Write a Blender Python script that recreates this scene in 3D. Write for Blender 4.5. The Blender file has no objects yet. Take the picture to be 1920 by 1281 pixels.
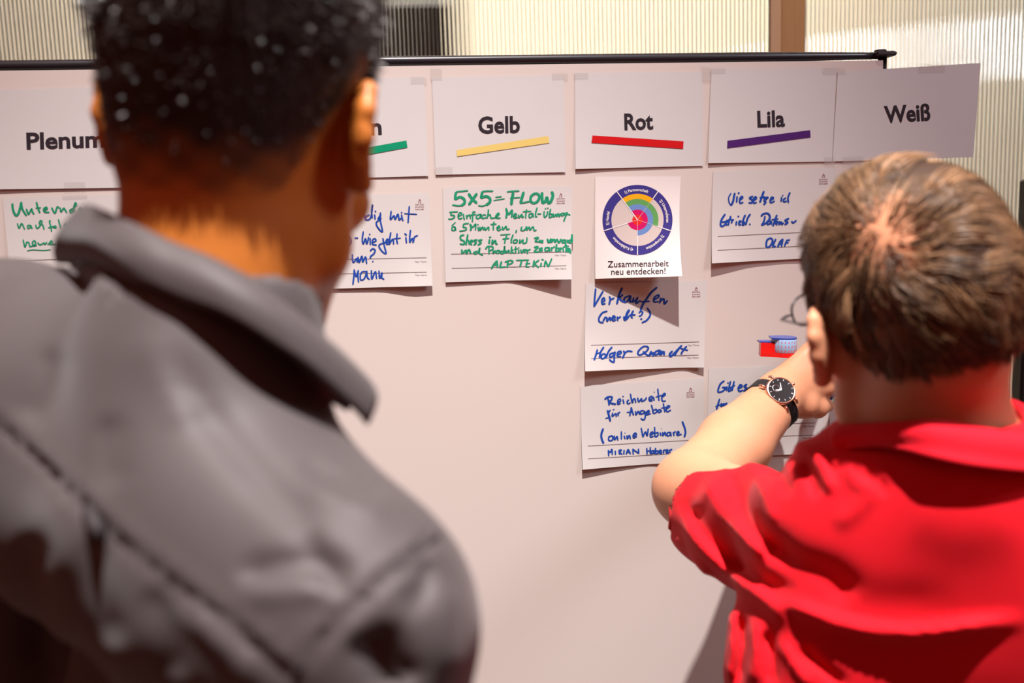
import bpy, math, random
import numpy as np
from mathutils import Matrix, Vector

random.seed(7)
rng = np.random.default_rng(7)
C = bpy.context.scene.collection
scene = bpy.context.scene

# ------------------------------------------------------------------ camera
FPX, CX, CY = 1867.0, 960.0, 640.5
PITCH, ROLL = math.radians(8.0), math.radians(1.86)
CAM = np.array([0.0, 0.0, 1.62])
_r0 = np.array([1.0, 0, 0]); _f0 = np.array([0, math.cos(PITCH), -math.sin(PITCH)]); _d0 = np.array([0, -math.sin(PITCH), -math.cos(PITCH)])
RX = math.cos(ROLL) * _r0 + math.sin(ROLL) * _d0      # camera right
DN = math.cos(ROLL) * _d0 - math.sin(ROLL) * _r0      # camera down
FW = _f0                                              # camera forward
cam_d = bpy.data.cameras.new('camera'); cam = bpy.data.objects.new('camera', cam_d); C.objects.link(cam)
m = Matrix.Identity(4)
for i in range(3):
    m[i][0] = RX[i]; m[i][1] = -DN[i]; m[i][2] = -FW[i]; m[i][3] = CAM[i]
cam.matrix_world = m
cam_d.sensor_width = 36; cam_d.lens = 36 * FPX / 1920.0; cam_d.clip_start = 0.02
cam_d.dof.use_dof = True; cam_d.dof.focus_distance = 1.46; cam_d.dof.aperture_fstop = 3.6
scene.camera = cam

# ------------------------------------------------------------------ view, world, lights
scene.view_settings.view_transform = 'Standard'; scene.view_settings.look = 'None'
scene.view_settings.exposure = 0.0; scene.view_settings.gamma = 1.0
scene.cycles.caustics_refractive = False; scene.cycles.caustics_reflective = False
world = bpy.data.worlds.new('hall'); scene.world = world; world.use_nodes = True
bg = world.node_tree.nodes['Background']; bg.inputs[0].default_value = (1.0, 0.22, 0.15, 1); bg.inputs[1].default_value = 0.30

def V(a): return Vector((float(a[0]), float(a[1]), float(a[2])))
def W(px, py, d):
    """world point that stands d metres in front of the camera along pixel px, py"""
    return CAM + d * ((px - CX) / FPX * RX + (py - CY) / FPX * DN + FW)
def CV(x, y, z):  # camera-axes vector to world vector
    return x * RX + y * DN + z * FW
def proj(p):
    q = p - CAM
    z = np.maximum(q @ FW, 1e-3)
    return CX + FPX * (q @ RX) / z, CY + FPX * (q @ DN) / z, q @ FW

# the plane of the whiteboard
BO = W(960, 640, 1.454)
_u = CV(12440, -666, 1867); _u[2] = 0; BU = _u / np.linalg.norm(_u)
BV = np.array([0, 0, 1.0]); BN = np.cross(BU, BV)     # BN points towards the camera
def Bd(px, py, off=0.0):
    ray = W(px, py, 1.0) - CAM
    t = ((BO + BN * off - CAM) @ BN) / (ray @ BN)
    q = CAM + ray * t - BO
    return q @ BU, q @ BV
def BP(u, v, off=0.0): return BO + BU * u + BV * v + BN * off

def light(kind, name, loc, target, power, color, **kw):
    l = bpy.data.lights.new(name, kind); l.energy = power; l.color = color
    for k, v in kw.items(): setattr(l, k, v)
    o = bpy.data.objects.new(name, l); C.objects.link(o); o.location = V(loc)
    o.rotation_euler = (V(target) - V(loc)).to_track_quat('-Z', 'Y').to_euler()
    return o
KEY = BP(*Bd(860, 700), 0) + BN * 1.9 + np.array([0, 0, 1.0]) * 4.2
KEYT = KEY - np.array([0, 0, 4.0]) - BN * 1.17 - BU * 0.13
light('SPOT', 'ceiling_spot_key', KEY, KEYT, 3050, (0.97, 0.90, 0.87), spot_size=math.radians(32), spot_blend=1.0, shadow_soft_size=0.045)
light('AREA', 'warm_fill', (-1.4, -1.2, 3.6), (0.0, 1.2, 1.3), 4, (1.0, 0.62, 0.52), size=1.2)  # added warm fill from behind left, not a lamp of the hall
light('AREA', 'hall_cool_wash', (1.9, 0.4, 3.0), (1.0, 2.1, 1.8), 30, (0.88, 0.92, 1.0), size=0.6)
light('AREA', 'back_hall_light', (0.2, 3.6, 3.9), (0.4, 4.9, 1.4), 290, (1.0, 0.94, 0.85), size=2.5)

# ------------------------------------------------------------------ materials
def mat(name, col, rough=0.6, spec=0.3, metal=0.0, sss=0.0, sssr=(1, .35, .2), bump=None, vary=None, sheen=0.0, coat=0.0, trans=0.0, ior=1.45, emit=None, attr=None):
    mt = bpy.data.materials.new(name); mt.use_nodes = True
    nt = mt.node_tree; b = nt.nodes['Principled BSDF']
    b.inputs['Base Color'].default_value = (*col, 1); b.inputs['Roughness'].default_value = rough
    b.inputs['Specular IOR Level'].default_value = spec; b.inputs['Metallic'].default_value = metal
    b.inputs['IOR'].default_value = ior; b.inputs['Transmission Weight'].default_value = trans
    b.inputs['Sheen Weight'].default_value = sheen; b.inputs['Coat Weight'].default_value = coat
    if sss:
        b.inputs['Subsurface Weight'].default_value = sss; b.inputs['Subsurface Radius'].default_value = sssr
        b.inputs['Subsurface Scale'].default_value = 0.006
    if emit:
        b.inputs['Emission Color'].default_value = (*emit[:3], 1); b.inputs['Emission Strength'].default_value = emit[3]
    tc = nt.nodes.new('ShaderNodeTexCoord')
    if bump:   # scale, strength, distance
        n = nt.nodes.new('ShaderNodeTexNoise'); n.inputs['Scale'].default_value = bump[0]; n.inputs['Detail'].default_value = 4
        nt.links.new(tc.outputs['Object'], n.inputs['Vector'])
        bp = nt.nodes.new('ShaderNodeBump'); bp.inputs['Strength'].default_value = bump[1]; bp.inputs['Distance'].default_value = bump[2]
        nt.links.new(n.outputs['Fac'], bp.inputs['Height']); nt.links.new(bp.outputs['Normal'], b.inputs['Normal'])
    if vary:   # scale, other colour
        n = nt.nodes.new('ShaderNodeTexNoise'); n.inputs['Scale'].default_value = vary[0]; n.inputs['Detail'].default_value = 5
        nt.links.new(tc.outputs['Object'], n.inputs['Vector'])
        mx = nt.nodes.new('ShaderNodeMix'); mx.data_type = 'RGBA'
        mx.inputs[6].default_value = (*col, 1); mx.inputs[7].default_value = (*vary[1], 1)
        nt.links.new(n.outputs['Fac'], mx.inputs[0]); nt.links.new(mx.outputs[2], b.inputs['Base Color'])
    if attr:
        a = nt.nodes.new('ShaderNodeAttribute'); a.attribute_name = attr
        nt.links.new(a.outputs['Color'], b.inputs['Base Color'])
    return mt

M = dict(
    board=mat('whiteboard_enamel', (0.535, 0.478, 0.445), 0.36, 0.3),
    paper=mat('paper', (0.500, 0.490, 0.485), 0.7, 0.15, vary=(30, (0.49, 0.475, 0.475))),
    card=mat('card_paper', (0.505, 0.485, 0.475), 0.7, 0.15, vary=(40, (0.495, 0.475, 0.465))),
    poster=mat('poster_paper', (0.61, 0.56, 0.545), 0.6, 0.2),
    black_metal=mat('black_metal', (0.012, 0.012, 0.016), 0.35, 0.5),
    black_plastic=mat('black_plastic', (0.018, 0.017, 0.02), 0.5, 0.4),
    ink_black=mat('print_black', (0.02, 0.014, 0.02), 0.7, 0.2),
    ink_grey=mat('print_grey', (0.16, 0.12, 0.12), 0.7, 0.2),
    ink_red=mat('print_maroon', (0.20, 0.03, 0.05), 0.7, 0.2),
    ink_blue=mat('marker_blue', (0.006, 0.036, 0.25), 0.6, 0.2, vary=(90, (0.010, 0.058, 0.32))),
    ink_green=mat('marker_green', (0.0, 0.18, 0.085), 0.6, 0.2, vary=(90, (0.018, 0.26, 0.14))),
    t_yellow=mat('tape_yellow', (0.585, 0.449, 0.136), 0.6, 0.2, bump=(300, .2, .0005)),
    t_red=mat('tape_red', (0.462, 0.003, 0.005), 0.6, 0.2, bump=(300, .2, .0005)),
    t_purple=mat('tape_purple', (0.055, 0.009, 0.115), 0.6, 0.2, bump=(300, .2, .0005)),
    t_green=mat('tape_green', (0.000, 0.224, 0.109), 0.6, 0.2, bump=(300, .2, .0005)),
    indigo=mat('print_indigo', (0.031, 0.024, 0.170), 0.6, 0.2),
    p_yellow=mat('print_yellow', (0.612, 0.292, 0.003), 0.6, 0.2), p_green=mat('print_leaf', (0.082, 0.245, 0.068), 0.6, 0.2),
    p_blue=mat('print_sky', (0.102, 0.184, 0.394), 0.6, 0.2), p_magenta=mat('print_magenta', (0.422, 0.000, 0.082), 0.6, 0.2),
    p_red=mat('print_scarlet', (0.544, 0.014, 0.008), 0.6, 0.2), p_pale=mat('print_pale', (0.449, 0.384, 0.360), 0.6, 0.2),
    p_white=mat('print_white', (0.612, 0.578, 0.578), 0.6, 0.2),
    wood=mat('pine', (0.60, 0.36, 0.15), 0.6, 0.3), wood_pale=mat('pine_pale', (0.72, 0.50, 0.28), 0.6, 0.3),
    floor=mat('floor_grey', (0.20, 0.17, 0.15), 0.6, 0.3, vary=(6, (0.16, 0.14, 0.12))),
    skin_a=mat('skin_brown', (0.42, 0.135, 0.022), 0.45, 0.35, sss=0.12, bump=(500, .08, .001)),
    skin_b=mat('skin_fair', (0.58, 0.27, 0.155), 0.48, 0.35, sss=0.18, bump=(420, .10, .001), vary=(60, (0.54, 0.24, 0.13))),
    hair_a=mat('hair_black', (0.038, 0.027, 0.024), 0.30, 1.0),
    scalp_a=mat('hair_black_base', (0.020, 0.013, 0.010), 0.6, 0.3, attr='tone'),
    hair_b=mat('hair_brown', (0.10, 0.05, 0.025), 0.36, 0.45, attr='tone'),
    scalp_b=mat('hair_brown_base', (0.040, 0.019, 0.010), 0.6, 0.3),
    jacket=mat('jacket_cotton', (0.058, 0.049, 0.050), 0.6, 0.3, sheen=0.10, bump=(900, .15, .0008), vary=(14, (0.046, 0.039, 0.040))),
    seam=mat('seam_thread', (0.03, 0.025, 0.027), 0.7, 0.2),
    polo=mat('polo_red', (0.56, 0.006, 0.014), 0.78, 0.12, sheen=0.03, bump=(1500, .12, .0006)),
    polo_collar=mat('polo_collar_red', (0.54, 0.007, 0.018), 0.8, 0.12, sheen=0.03, bump=(1200, .2, .0006)),
    trousers=mat('trousers_navy', (0.02, 0.025, 0.05), 0.8, 0.2), shoe=mat('shoe_leather', (0.02, 0.015, 0.012), 0.4, 0.4),
    eye=mat('eye_white', (0.85, 0.82, 0.78), 0.15, 0.5),
    glass=mat('lens_glass', (1, 1, 1), 0.0, 0.5, trans=1.0, ior=1.1), frame=mat('spectacle_frame', (0.015, 0.012, 0.012), 0.3, 0.5),
    strap=mat('watch_strap', (0.012, 0.011, 0.012), 0.55, 0.35, bump=(800, .2, .0005)),
    rosegold=mat('rose_gold', (0.75, 0.42, 0.30), 0.22, 0.5, metal=1.0), dial=mat('watch_dial', (0.006, 0.006, 0.007), 0.2, 0.5, coat=0.6),
    silver=mat('silver', (0.8, 0.78, 0.76), 0.25, 0.5, metal=1.0),
    d_red=mat('plastic_red', (0.62, 0.012, 0.010), 0.22, 0.5), d_blue=mat('plastic_blue', (0.02, 0.05, 0.28), 0.25, 0.5),
    d_band=mat('roll_band', (0.26, 0.42, 0.62), 0.3, 0.5),
    cream=mat('hall_cream', (0.80, 0.73, 0.58), 0.8, 0.2), dark=mat('dark_beam', (0.03, 0.03, 0.03), 0.6, 0.3),
    rib=mat('polycarbonate_rib', (0.42, 0.42, 0.38), 0.4, 0.3),
    glow_cool=mat('window_daylight', (0.6, 0.7, 0.9), 0.5, 0.2, emit=(0.66, 0.80, 1.0, 1.25)),
    glow_warm=mat('lamp_warm', (0.9, 0.8, 0.6), 0.5, 0.2, emit=(1.0, 0.94, 0.84, 1.5)),
)
# wood grain
for k, s in (('wood', (0.45, 0.25, 0.09)), ('wood_pale', (0.62, 0.42, 0.22))):
    nt = M[k].node_tree; b = nt.nodes['Principled BSDF']
    tc = nt.nodes.new('ShaderNodeTexCoord'); mp = nt.nodes.new('ShaderNodeMapping'); mp.inputs['Scale'].default_value = (60, 60, 2.0)
    n = nt.nodes.new('ShaderNodeTexNoise'); n.inputs['Scale'].default_value = 1.6; n.inputs['Detail'].default_value = 6
    mx = nt.nodes.new('ShaderNodeMix'); mx.data_type = 'RGBA'; mx.inputs[6].default_value = b.inputs['Base Color'].default_value; mx.inputs[7].default_value = (*s, 1)
    nt.links.new(tc.outputs['Object'], mp.inputs[0]); nt.links.new(mp.outputs[0], n.inputs['Vector']); nt.links.new(n.outputs['Fac'], mx.inputs[0]); nt.links.new(mx.outputs[2], b.inputs['Base Color'])
# corrugated polycarbonate
pc = bpy.data.materials.new('polycarbonate'); pc.use_nodes = True
_b = pc.node_tree.nodes['Principled BSDF']
_b.inputs['Base Color'].default_value = (0.95, 0.96, 0.95, 1); _b.inputs['Roughness'].default_value = 0.05; _b.inputs['Transmission Weight'].default_value = 1.0; _b.inputs['IOR'].default_value = 1.45
M['polycarb'] = pc
# clear sticky tape: mostly see-through, glossy
ct = bpy.data.materials.new('clear_tape'); ct.use_nodes = True
nt = ct.node_tree; nt.nodes.remove(nt.nodes['Principled BSDF']); out = nt.nodes['Material Output']
tr = nt.nodes.new('ShaderNodeBsdfTransparent'); gl = nt.nodes.new('ShaderNodeBsdfGlossy'); gl.inputs['Roughness'].default_value = 0.12
df = nt.nodes.new('ShaderNodeBsdfDiffuse'); df.inputs['Color'].default_value = (0.9, 0.85, 0.82, 1)
n = nt.nodes.new('ShaderNodeTexNoise'); n.inputs['Scale'].default_value = 160; bp = nt.nodes.new('ShaderNodeBump'); bp.inputs['Strength'].default_value = 0.8; bp.inputs['Distance'].default_value = 0.004
nt.links.new(n.outputs['Fac'], bp.inputs['Height']); nt.links.new(bp.outputs['Normal'], gl.inputs['Normal'])
m1 = nt.nodes.new('ShaderNodeMixShader'); m1.inputs[0].default_value = 0.12; m2 = nt.nodes.new('ShaderNodeMixShader'); m2.inputs[0].default_value = 0.10
nt.links.new(tr.outputs[0], m1.inputs[1]); nt.links.new(gl.outputs[0], m1.inputs[2]); nt.links.new(m1.outputs[0], m2.inputs[1]); nt.links.new(df.outputs[0], m2.inputs[2]); nt.links.new(m2.outputs[0], out.inputs[0])
M['clear'] = ct

# ------------------------------------------------------------------ object helpers
def wl(o):
    v = np.zeros(3)
    while o is not None:
        v = v + np.array(o.location); o = o.parent
    return v
def tag(o, label=None, cat=None, group=None, kind=None):
    if label: o['label'] = label
    if cat: o['category'] = cat
    if group: o['group'] = group
    if kind: o['kind'] = kind
    return o
def empty(name, loc, label, cat, group=None):
    o = bpy.data.objects.new(name, None); C.objects.link(o); o.location = V(loc); o.empty_display_size = 0.05
    return tag(o, label, cat, group)
def mk(name, verts, faces, mt, parent=None, smooth=True, origin=None, mats=None, midx=None, colors=None):
    verts = np.asarray(verts, float)
    base = wl(parent) if parent is not None else (np.asarray(origin, float) if origin is not None else verts.mean(0))
    me = bpy.data.meshes.new(name)
    if isinstance(faces, np.ndarray):
        nf, k = faces.shape
        me.vertices.add(len(verts)); me.vertices.foreach_set('co', (verts - base).astype(np.float32).ravel())
        me.loops.add(nf * k); me.loops.foreach_set('vertex_index', faces.astype(np.int32).ravel())
        me.polygons.add(nf); me.polygons.foreach_set('loop_start', np.arange(0, nf * k, k, dtype=np.int32)); me.polygons.foreach_set('loop_total', np.full(nf, k, dtype=np.int32))
        me.update(calc_edges=True); me.validate()
    else:
        me.from_pydata((verts - base).tolist(), [], [list(map(int, f)) for f in faces]); me.update()
    for mm in (mats or [mt]): me.materials.append(mm)
    if midx is not None: me.polygons.foreach_set('material_index', np.asarray(midx, np.int32))
    if smooth: me.polygons.foreach_set('use_smooth', np.ones(len(me.polygons), bool))
    if colors is not None:
        a = me.attributes.new('tone', 'FLOAT_COLOR', 'POINT')
        a.data.foreach_set('color', np.c_[colors, np.ones(len(colors))].astype(np.float32).ravel())
    o = bpy.data.objects.new(name, me); C.objects.link(o)
    if parent is not None: o.parent = parent
    else: o.location = V(base)
    return o
class MB:
    def __init__(s): s.v = []; s.f = []; s.m = []
    def add(s, v, f, mi=0):
        b = len(s.v); s.v += [np.asarray(x, float) for x in v]; s.f += [[b + i for i in q] for q in f]; s.m += [mi] * len(f); return s
    def box(s, c, ax, half, mi=0, bev=0.0):
        ax = [np.asarray(a, float) for a in ax]; c = np.asarray(c, float)
        hx, hy, hz = half
        if bev <= 0:
            v = [c + ax[0] * hx * i + ax[1] * hy * j + ax[2] * hz * k for k in (-1, 1) for j in (-1, 1) for i in (-1, 1)]
            return s.add(v, [(0, 2, 3, 1), (4, 5, 7, 6), (0, 1, 5, 4), (2, 6, 7, 3), (0, 4, 6, 2), (1, 3, 7, 5)], mi)
        v = []; sect = [(hx - bev, -hy), (hx, -hy + bev), (hx, hy - bev), (hx - bev, hy), (-hx + bev, hy), (-hx, hy - bev), (-hx, -hy + bev), (-hx + bev, -hy)]
        lay = [(-hz, bev), (-hz + bev, 0), (hz - bev, 0), (hz, bev)]
        for z, ins in lay:
            for x, y in sect:
                v.append(c + ax[0] * (x - math.copysign(ins, x)) + ax[1] * (y - math.copysign(ins, y)) + ax[2] * z)
        f = [(k * 8 + i, k * 8 + (i + 1) % 8, k * 8 + 8 + (i + 1) % 8, k * 8 + 8 + i) for k in range(3) for i in range(8)]
        return s.add(v, f + [tuple(range(7, -1, -1)), tuple(range(24, 32))], mi)
    def tube(s, pts, rad, n=10, mi=0, cap=True):
        pts = [np.asarray(p, float) for p in pts]; rad = rad if hasattr(rad, '__len__') else [rad] * len(pts)
        v = []; up = None
        for i, p in enumerate(pts):
            t = pts[min(i + 1, len(pts) - 1)] - pts[max(i - 1, 0)]; t = t / (np.linalg.norm(t) + 1e-12)
            if up is None: up = np.array([0, 0, 1.0]) if abs(t[2]) < .9 else np.array([1.0, 0, 0])
            a = up - t * (up @ t); a /= np.linalg.norm(a); b = np.cross(t, a); up = a
            for k in range(n):
                an = 2 * math.pi * k / n; v.append(p + (a * math.cos(an) + b * math.sin(an)) * rad[i])
        f = [(i * n + k, i * n + (k + 1) % n, (i + 1) * n + (k + 1) % n, (i + 1) * n + k) for i in range(len(pts) - 1) for k in range(n)]
        if cap: f += [tuple(range(n - 1, -1, -1)), tuple(range((len(pts) - 1) * n, len(pts) * n))]
        return s.add(v, f, mi)
    def lathe(s, c, axis, ref, prof, n=40, mi=0):
        """prof: (radius, height) pairs"""
        axis = np.asarray(axis, float); axis = axis / np.linalg.norm(axis); a = ref - axis * (ref @ axis); a /= np.linalg.norm(a); b = np.cross(axis, a)
        v = [np.asarray(c) + axis * h + (a * math.cos(2 * math.pi * k / n) + b * math.sin(2 * math.pi * k / n)) * r for r, h in prof for k in range(n)]
        f = [(i * n + k, i * n + (k + 1) % n, (i + 1) * n + (k + 1) % n, (i + 1) * n + k) for i in range(len(prof) - 1) for k in range(n)]
        f += [tuple(range(n - 1, -1, -1)), tuple(range((len(prof) - 1) * n, len(prof) * n))]
        return s.add(v, f, mi)
    def prism(s, outline, o, ax, h0, h1, mi=0):
        n = len(outline); v = [np.asarray(o) + ax[0] * x + ax[1] * y + ax[2] * h for h in (h0, h1) for x, y in outline]
        f = [(i, (i + 1) % n, n + (i + 1) % n, n + i) for i in range(n)] + [tuple(range(n - 1, -1, -1)), tuple(range(n, 2 * n))]
        return s.add(v, f, mi)
    def build(s, name, mt, parent=None, smooth=False, mats=None, origin=None):
        return mk(name, s.v, s.f, mt, parent, smooth, mats=mats, midx=s.m if mats else None, origin=origin)
def cr(pts, n=8):
    """Catmull-Rom through pts"""
    P = np.asarray(pts, float)
    if len(P) == 2: return P[0] + (P[1] - P[0]) * np.linspace(0, 1, n)[:, None]
    Q = np.vstack([2 * P[0] - P[1], P, 2 * P[-1] - P[-2]]); out = []
    for i in range(1, len(Q) - 2):
        t = np.linspace(0, 1, n, endpoint=False)[:, None]; a, b, c, d = Q[i - 1], Q[i], Q[i + 1], Q[i + 2]
        out.append(0.5 * (2 * b + (c - a) * t + (2 * a - 5 * b + 4 * c - d) * t ** 2 + (3 * b - a - 3 * c + d) * t ** 3))
    return np.vstack(out + [P[-1:]])

# ------------------------------------------------------------------ the room
X3 = (np.array([1.0, 0, 0]), np.array([0, 1.0, 0]), np.array([0, 0, 1.0]))
tag(MB().box((0.3, 2.0, -0.05), X3, (9.0, 6.0, 0.05)).build('floor', M['floor']), kind='structure')
WY = 2.32
def wx(px, py=60):   # x on the back wall plane under a pixel
    r = W(px, py, 1.0) - CAM; return r[0] / r[1] * WY
def corrugated(x0, x1, z0, z1, y, per=0.0096, amp=0.00022):
    n = int((x1 - x0) / per * 8); xs = np.linspace(x0, x1, n)
    prof = amp * np.cos(2 * np.pi * xs / per)
    rows = []
    for yy, s in ((y - 0.004, -1), (y + 0.004, 1)):
        for z in (z0, z1): rows.append(np.c_[xs, yy + s * prof * (1 if s < 0 else 0.6), np.full(n, z)])
    v = np.vstack(rows); i = np.arange(n - 1)
    f = np.vstack([np.c_[i, i + 1, n + i + 1, n + i], np.c_[2 * n + i + 1, 2 * n + i, 3 * n + i, 3 * n + i + 1], np.c_[n + i, n + i + 1, 3 * n + i + 1, 3 * n + i], np.c_[i + 1, i, 2 * n + i, 2 * n + i + 1]])
    e = np.array([[0, n, 3 * n, 2 * n], [n - 1, 3 * n - 1, 4 * n - 1, 2 * n - 1]])
    return v, np.vstack([f, e])
PX0, PX1 = wx(1462), wx(1507)
v, f = corrugated(-5.2, PX0 - 0.012, 0.02, 3.2, WY); tag(mk('wall_back_left', v, f, M['polycarb']), kind='structure')
v, f = corrugated(PX1 + 0.002, 5.6, 0.02, 3.2, WY); tag(mk('wall_back_right', v, f, M['polycarb']), kind='structure')
def ribs(panel, x0, x1):
    xs = np.arange(x0 + .0048, x1 - .003, .0096); v = []; f = []
    for x in xs:
        b = len(v); v += [(x + sx * .0004, WY + y, z) for z in (.03, 3.19) for sx, y in ((-1, .005), (1, .005), (1, .014), (-1, .014))]
        f += [(b, b + 1, b + 5, b + 4), (b + 1, b + 2, b + 6, b + 5), (b + 2, b + 3, b + 7, b + 6), (b + 3, b, b + 4, b + 7), (b + 3, b + 2, b + 1, b), (b + 4, b + 5, b + 6, b + 7)]
    mk('ribs', v, np.array(f), M['rib'], panel, False)
ribs(bpy.data.objects['wall_back_left'], -5.2, PX0 - .012); ribs(bpy.data.objects['wall_back_right'], PX1 + .002, 5.6)
pm = (PX0 + PX1) / 2
tag(MB().box((pm, WY - 0.0, 1.6), X3, ((PX1 - PX0) / 2, 0.012, 1.6), bev=0.002).build('trim_1', M['wood']), kind='structure')
tag(MB().box((PX0 - 0.0125, WY - 0.008, 1.6), X3, (0.012, 0.006, 1.6)).build('trim_2', M['wood_pale']), kind='structure')

# hall behind the translucent wall
tag(MB().box((0.3, 5.6, 1.8), X3, (9.0, 0.05, 1.85)).build('wall_far', M['cream']), kind='structure')
def far(px, py, y):
    r = W(px, py, 1.0) - CAM; return CAM + r * (y / r[1])
def farbox(name, a, b, y, th, mt, label, cat, group=None):
    p, q = far(*a, y), far(*b, y)
    return tag(MB().box(((p[0] + q[0]) / 2, y + th, (p[2] + q[2]) / 2), X3, (abs(q[0] - p[0]) / 2, th, abs(q[2] - p[2]) / 2), bev=0.004).build(name, mt), label, cat, group)
a_, b_ = W(690, 72, 2.55), W(843, 72, 2.55)
cab = tag(MB().box(((a_[0] + b_[0]) / 2, 2.75, a_[2] / 2), X3, ((b_[0] - a_[0]) / 2, 0.2, a_[2] / 2), bev=0.006).build('cabinet', M['dark']), 'tall black cabinet seen through the ribbed wall beside the dark haired head', 'cabinet')
FY = 5.50
farbox('ceiling_beam', (1005, 30), (1452, 58), FY, 0.045, M['dark'], 'dark horizontal beam seen blurred through the ribbed wall left of the wooden post', 'beam')
farbox('strip_lamp', (840, 28), (1000, 54), FY, 0.045, M['glow_warm'], 'bright lamp glowing through the ribbed wall above the board middle', 'lamp')
farbox('ceiling_beam', (1505, 42), (2000, 72), FY, 0.045, M['dark'], 'dark beam seen blurred through the ribbed wall right of the wooden post', 'beam')
farbox('ceiling_beam', (1720, 172), (2200, 205), FY, 0.045, M['dark'], 'low dark beam seen blurred through the ribbed wall at the right edge', 'beam')
farbox('strip_lamp', (1640, 98), (2200, 116), FY, 0.045, M['glow_warm'], 'long warm lamp glowing through the ribbed wall above the board corner', 'lamp')
for k_, (a_, b_) in enumerate((((1505, -10), (2200, 38)), ((1640, 130), (2200, 164)), ((690, 34), (850, 62)), ((1505, 74), (2100, 90)))):
    p_, q_ = far(*a_, FY), far(*b_, FY)
    tag(MB().box(((p_[0] + q_[0]) / 2, FY + .045, (p_[2] + q_[2]) / 2), X3, (abs(q_[0] - p_[0]) / 2, .045, abs(q_[2] - p_[2]) / 2)).build('window_%d' % (k_ + 1), M['glow_cool']), kind='structure')

# black equipment at the right edge
eq = empty('equipment_stand', (W(1925, 700, 1.95)[0], W(1925, 700, 1.95)[1], 0), 'black stand with a crossbar cut off by the right picture edge', 'stand')
p = W(1925, 650, 1.95); z0 = W(1920, 675, 1.95)[2]
MB().box((p[0] + 0.012, p[1], (z0 + 0.35) / 2 + 0.175), X3, (0.030, 0.02, z0 / 2 + 0.0), bev=0.004).build('column', M['black_plastic'], eq)
MB().box((p[0] + 0.016, p[1], z0 + 0.08), X3, (0.026, 0.018, 0.085), bev=0.006).build('upper_section', M['black_plastic'], eq)
q = W(1893, 636, 2.0)
MB().box((q[0] + 0.01, p[1] + 0.06, q[2]), X3, (0.09, 0.02, 0.017), bev=0.002).build('crossbar', M['black_plastic'], eq)
MB().box((q[0] + 0.01, p[1] + 0.055, q[2] + 0.021), X3, (0.07, 0.015, 0.004)).build('crossbar_edge', M['silver'], eq)
MB().lathe((p[0] + 0.012, p[1], 0), (0, 0, 1), np.array([1.0, 0, 0]), [(0.22, 0), (0.22, 0.012), (0.03, 0.03), (0.03, 0.36)], 32).build('base_plate', M['black_metal'], eq, True)

# ------------------------------------------------------------------ the whiteboard
u0, _ = Bd(-420, 120); u1, vt = Bd(1656, 113)
vb = -0.95
board = empty('whiteboard', BP((u0 + u1) / 2, -BO[2], -0.01), 'white mobile board with a black top rail carrying the taped session sheets', 'whiteboard')
bx = (BU, BN, BV)
MB().box(BP((u0 + u1) / 2, (vt + vb) / 2, -0.012), bx, ((u1 - u0) / 2, 0.012, (vt - vb) / 2)).build('panel', M['board'], board)
rl = []
for k in range(61):
    t = k / 60; px = -420 + t * (1650 + 420)
    u, v = Bd(px, 122.5 - 0.0115 * px, 0.0)
    rl.append(BP(u, v, -0.006))
MB().tube(rl, [0.0072] * 54 + [0.0071, 0.0069, 0.0066, 0.0062, 0.0058, 0.0054, 0.0050], 16).build('top_rail', M['black_metal'], board, True)
u, v = Bd(1659, 101); c = BP(u, v, -0.006)
MB().box(c, bx, (0.016, 0.014, 0.0035), bev=0.002).box(c + BV * 0.004 - BU * 0.004, bx, (0.007, 0.007, 0.003), bev=0.001).build('corner_cap', M['black_plastic'], board)
for px in (1663, -425):
    u, v = Bd(px, 104)
    MB().tube([BP(u, v, -0.013), BP(u, -BO[2] + 0.10, -0.013)], 0.0065, 14).build('post', M['black_metal'], board, True)
    MB().box(BP(u, -BO[2] + 0.085, -0.013), bx, (0.02, 0.30, 0.018), bev=0.004).build('foot', M['black_metal'], board)
    for s in (-1, 1):
        cc = BP(u, -BO[2] + 0.034, -0.013 + s * 0.26)
        MB().lathe(cc - BU * 0.012, BU, BV, [(0.028, 0), (0.033, 0.003), (0.033, 0.021), (0.028, 0.024)], 28).box(cc + BV * .02, bx, (0.017, 0.02, 0.014), bev=.003).build('caster', M['black_plastic'], board)

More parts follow.
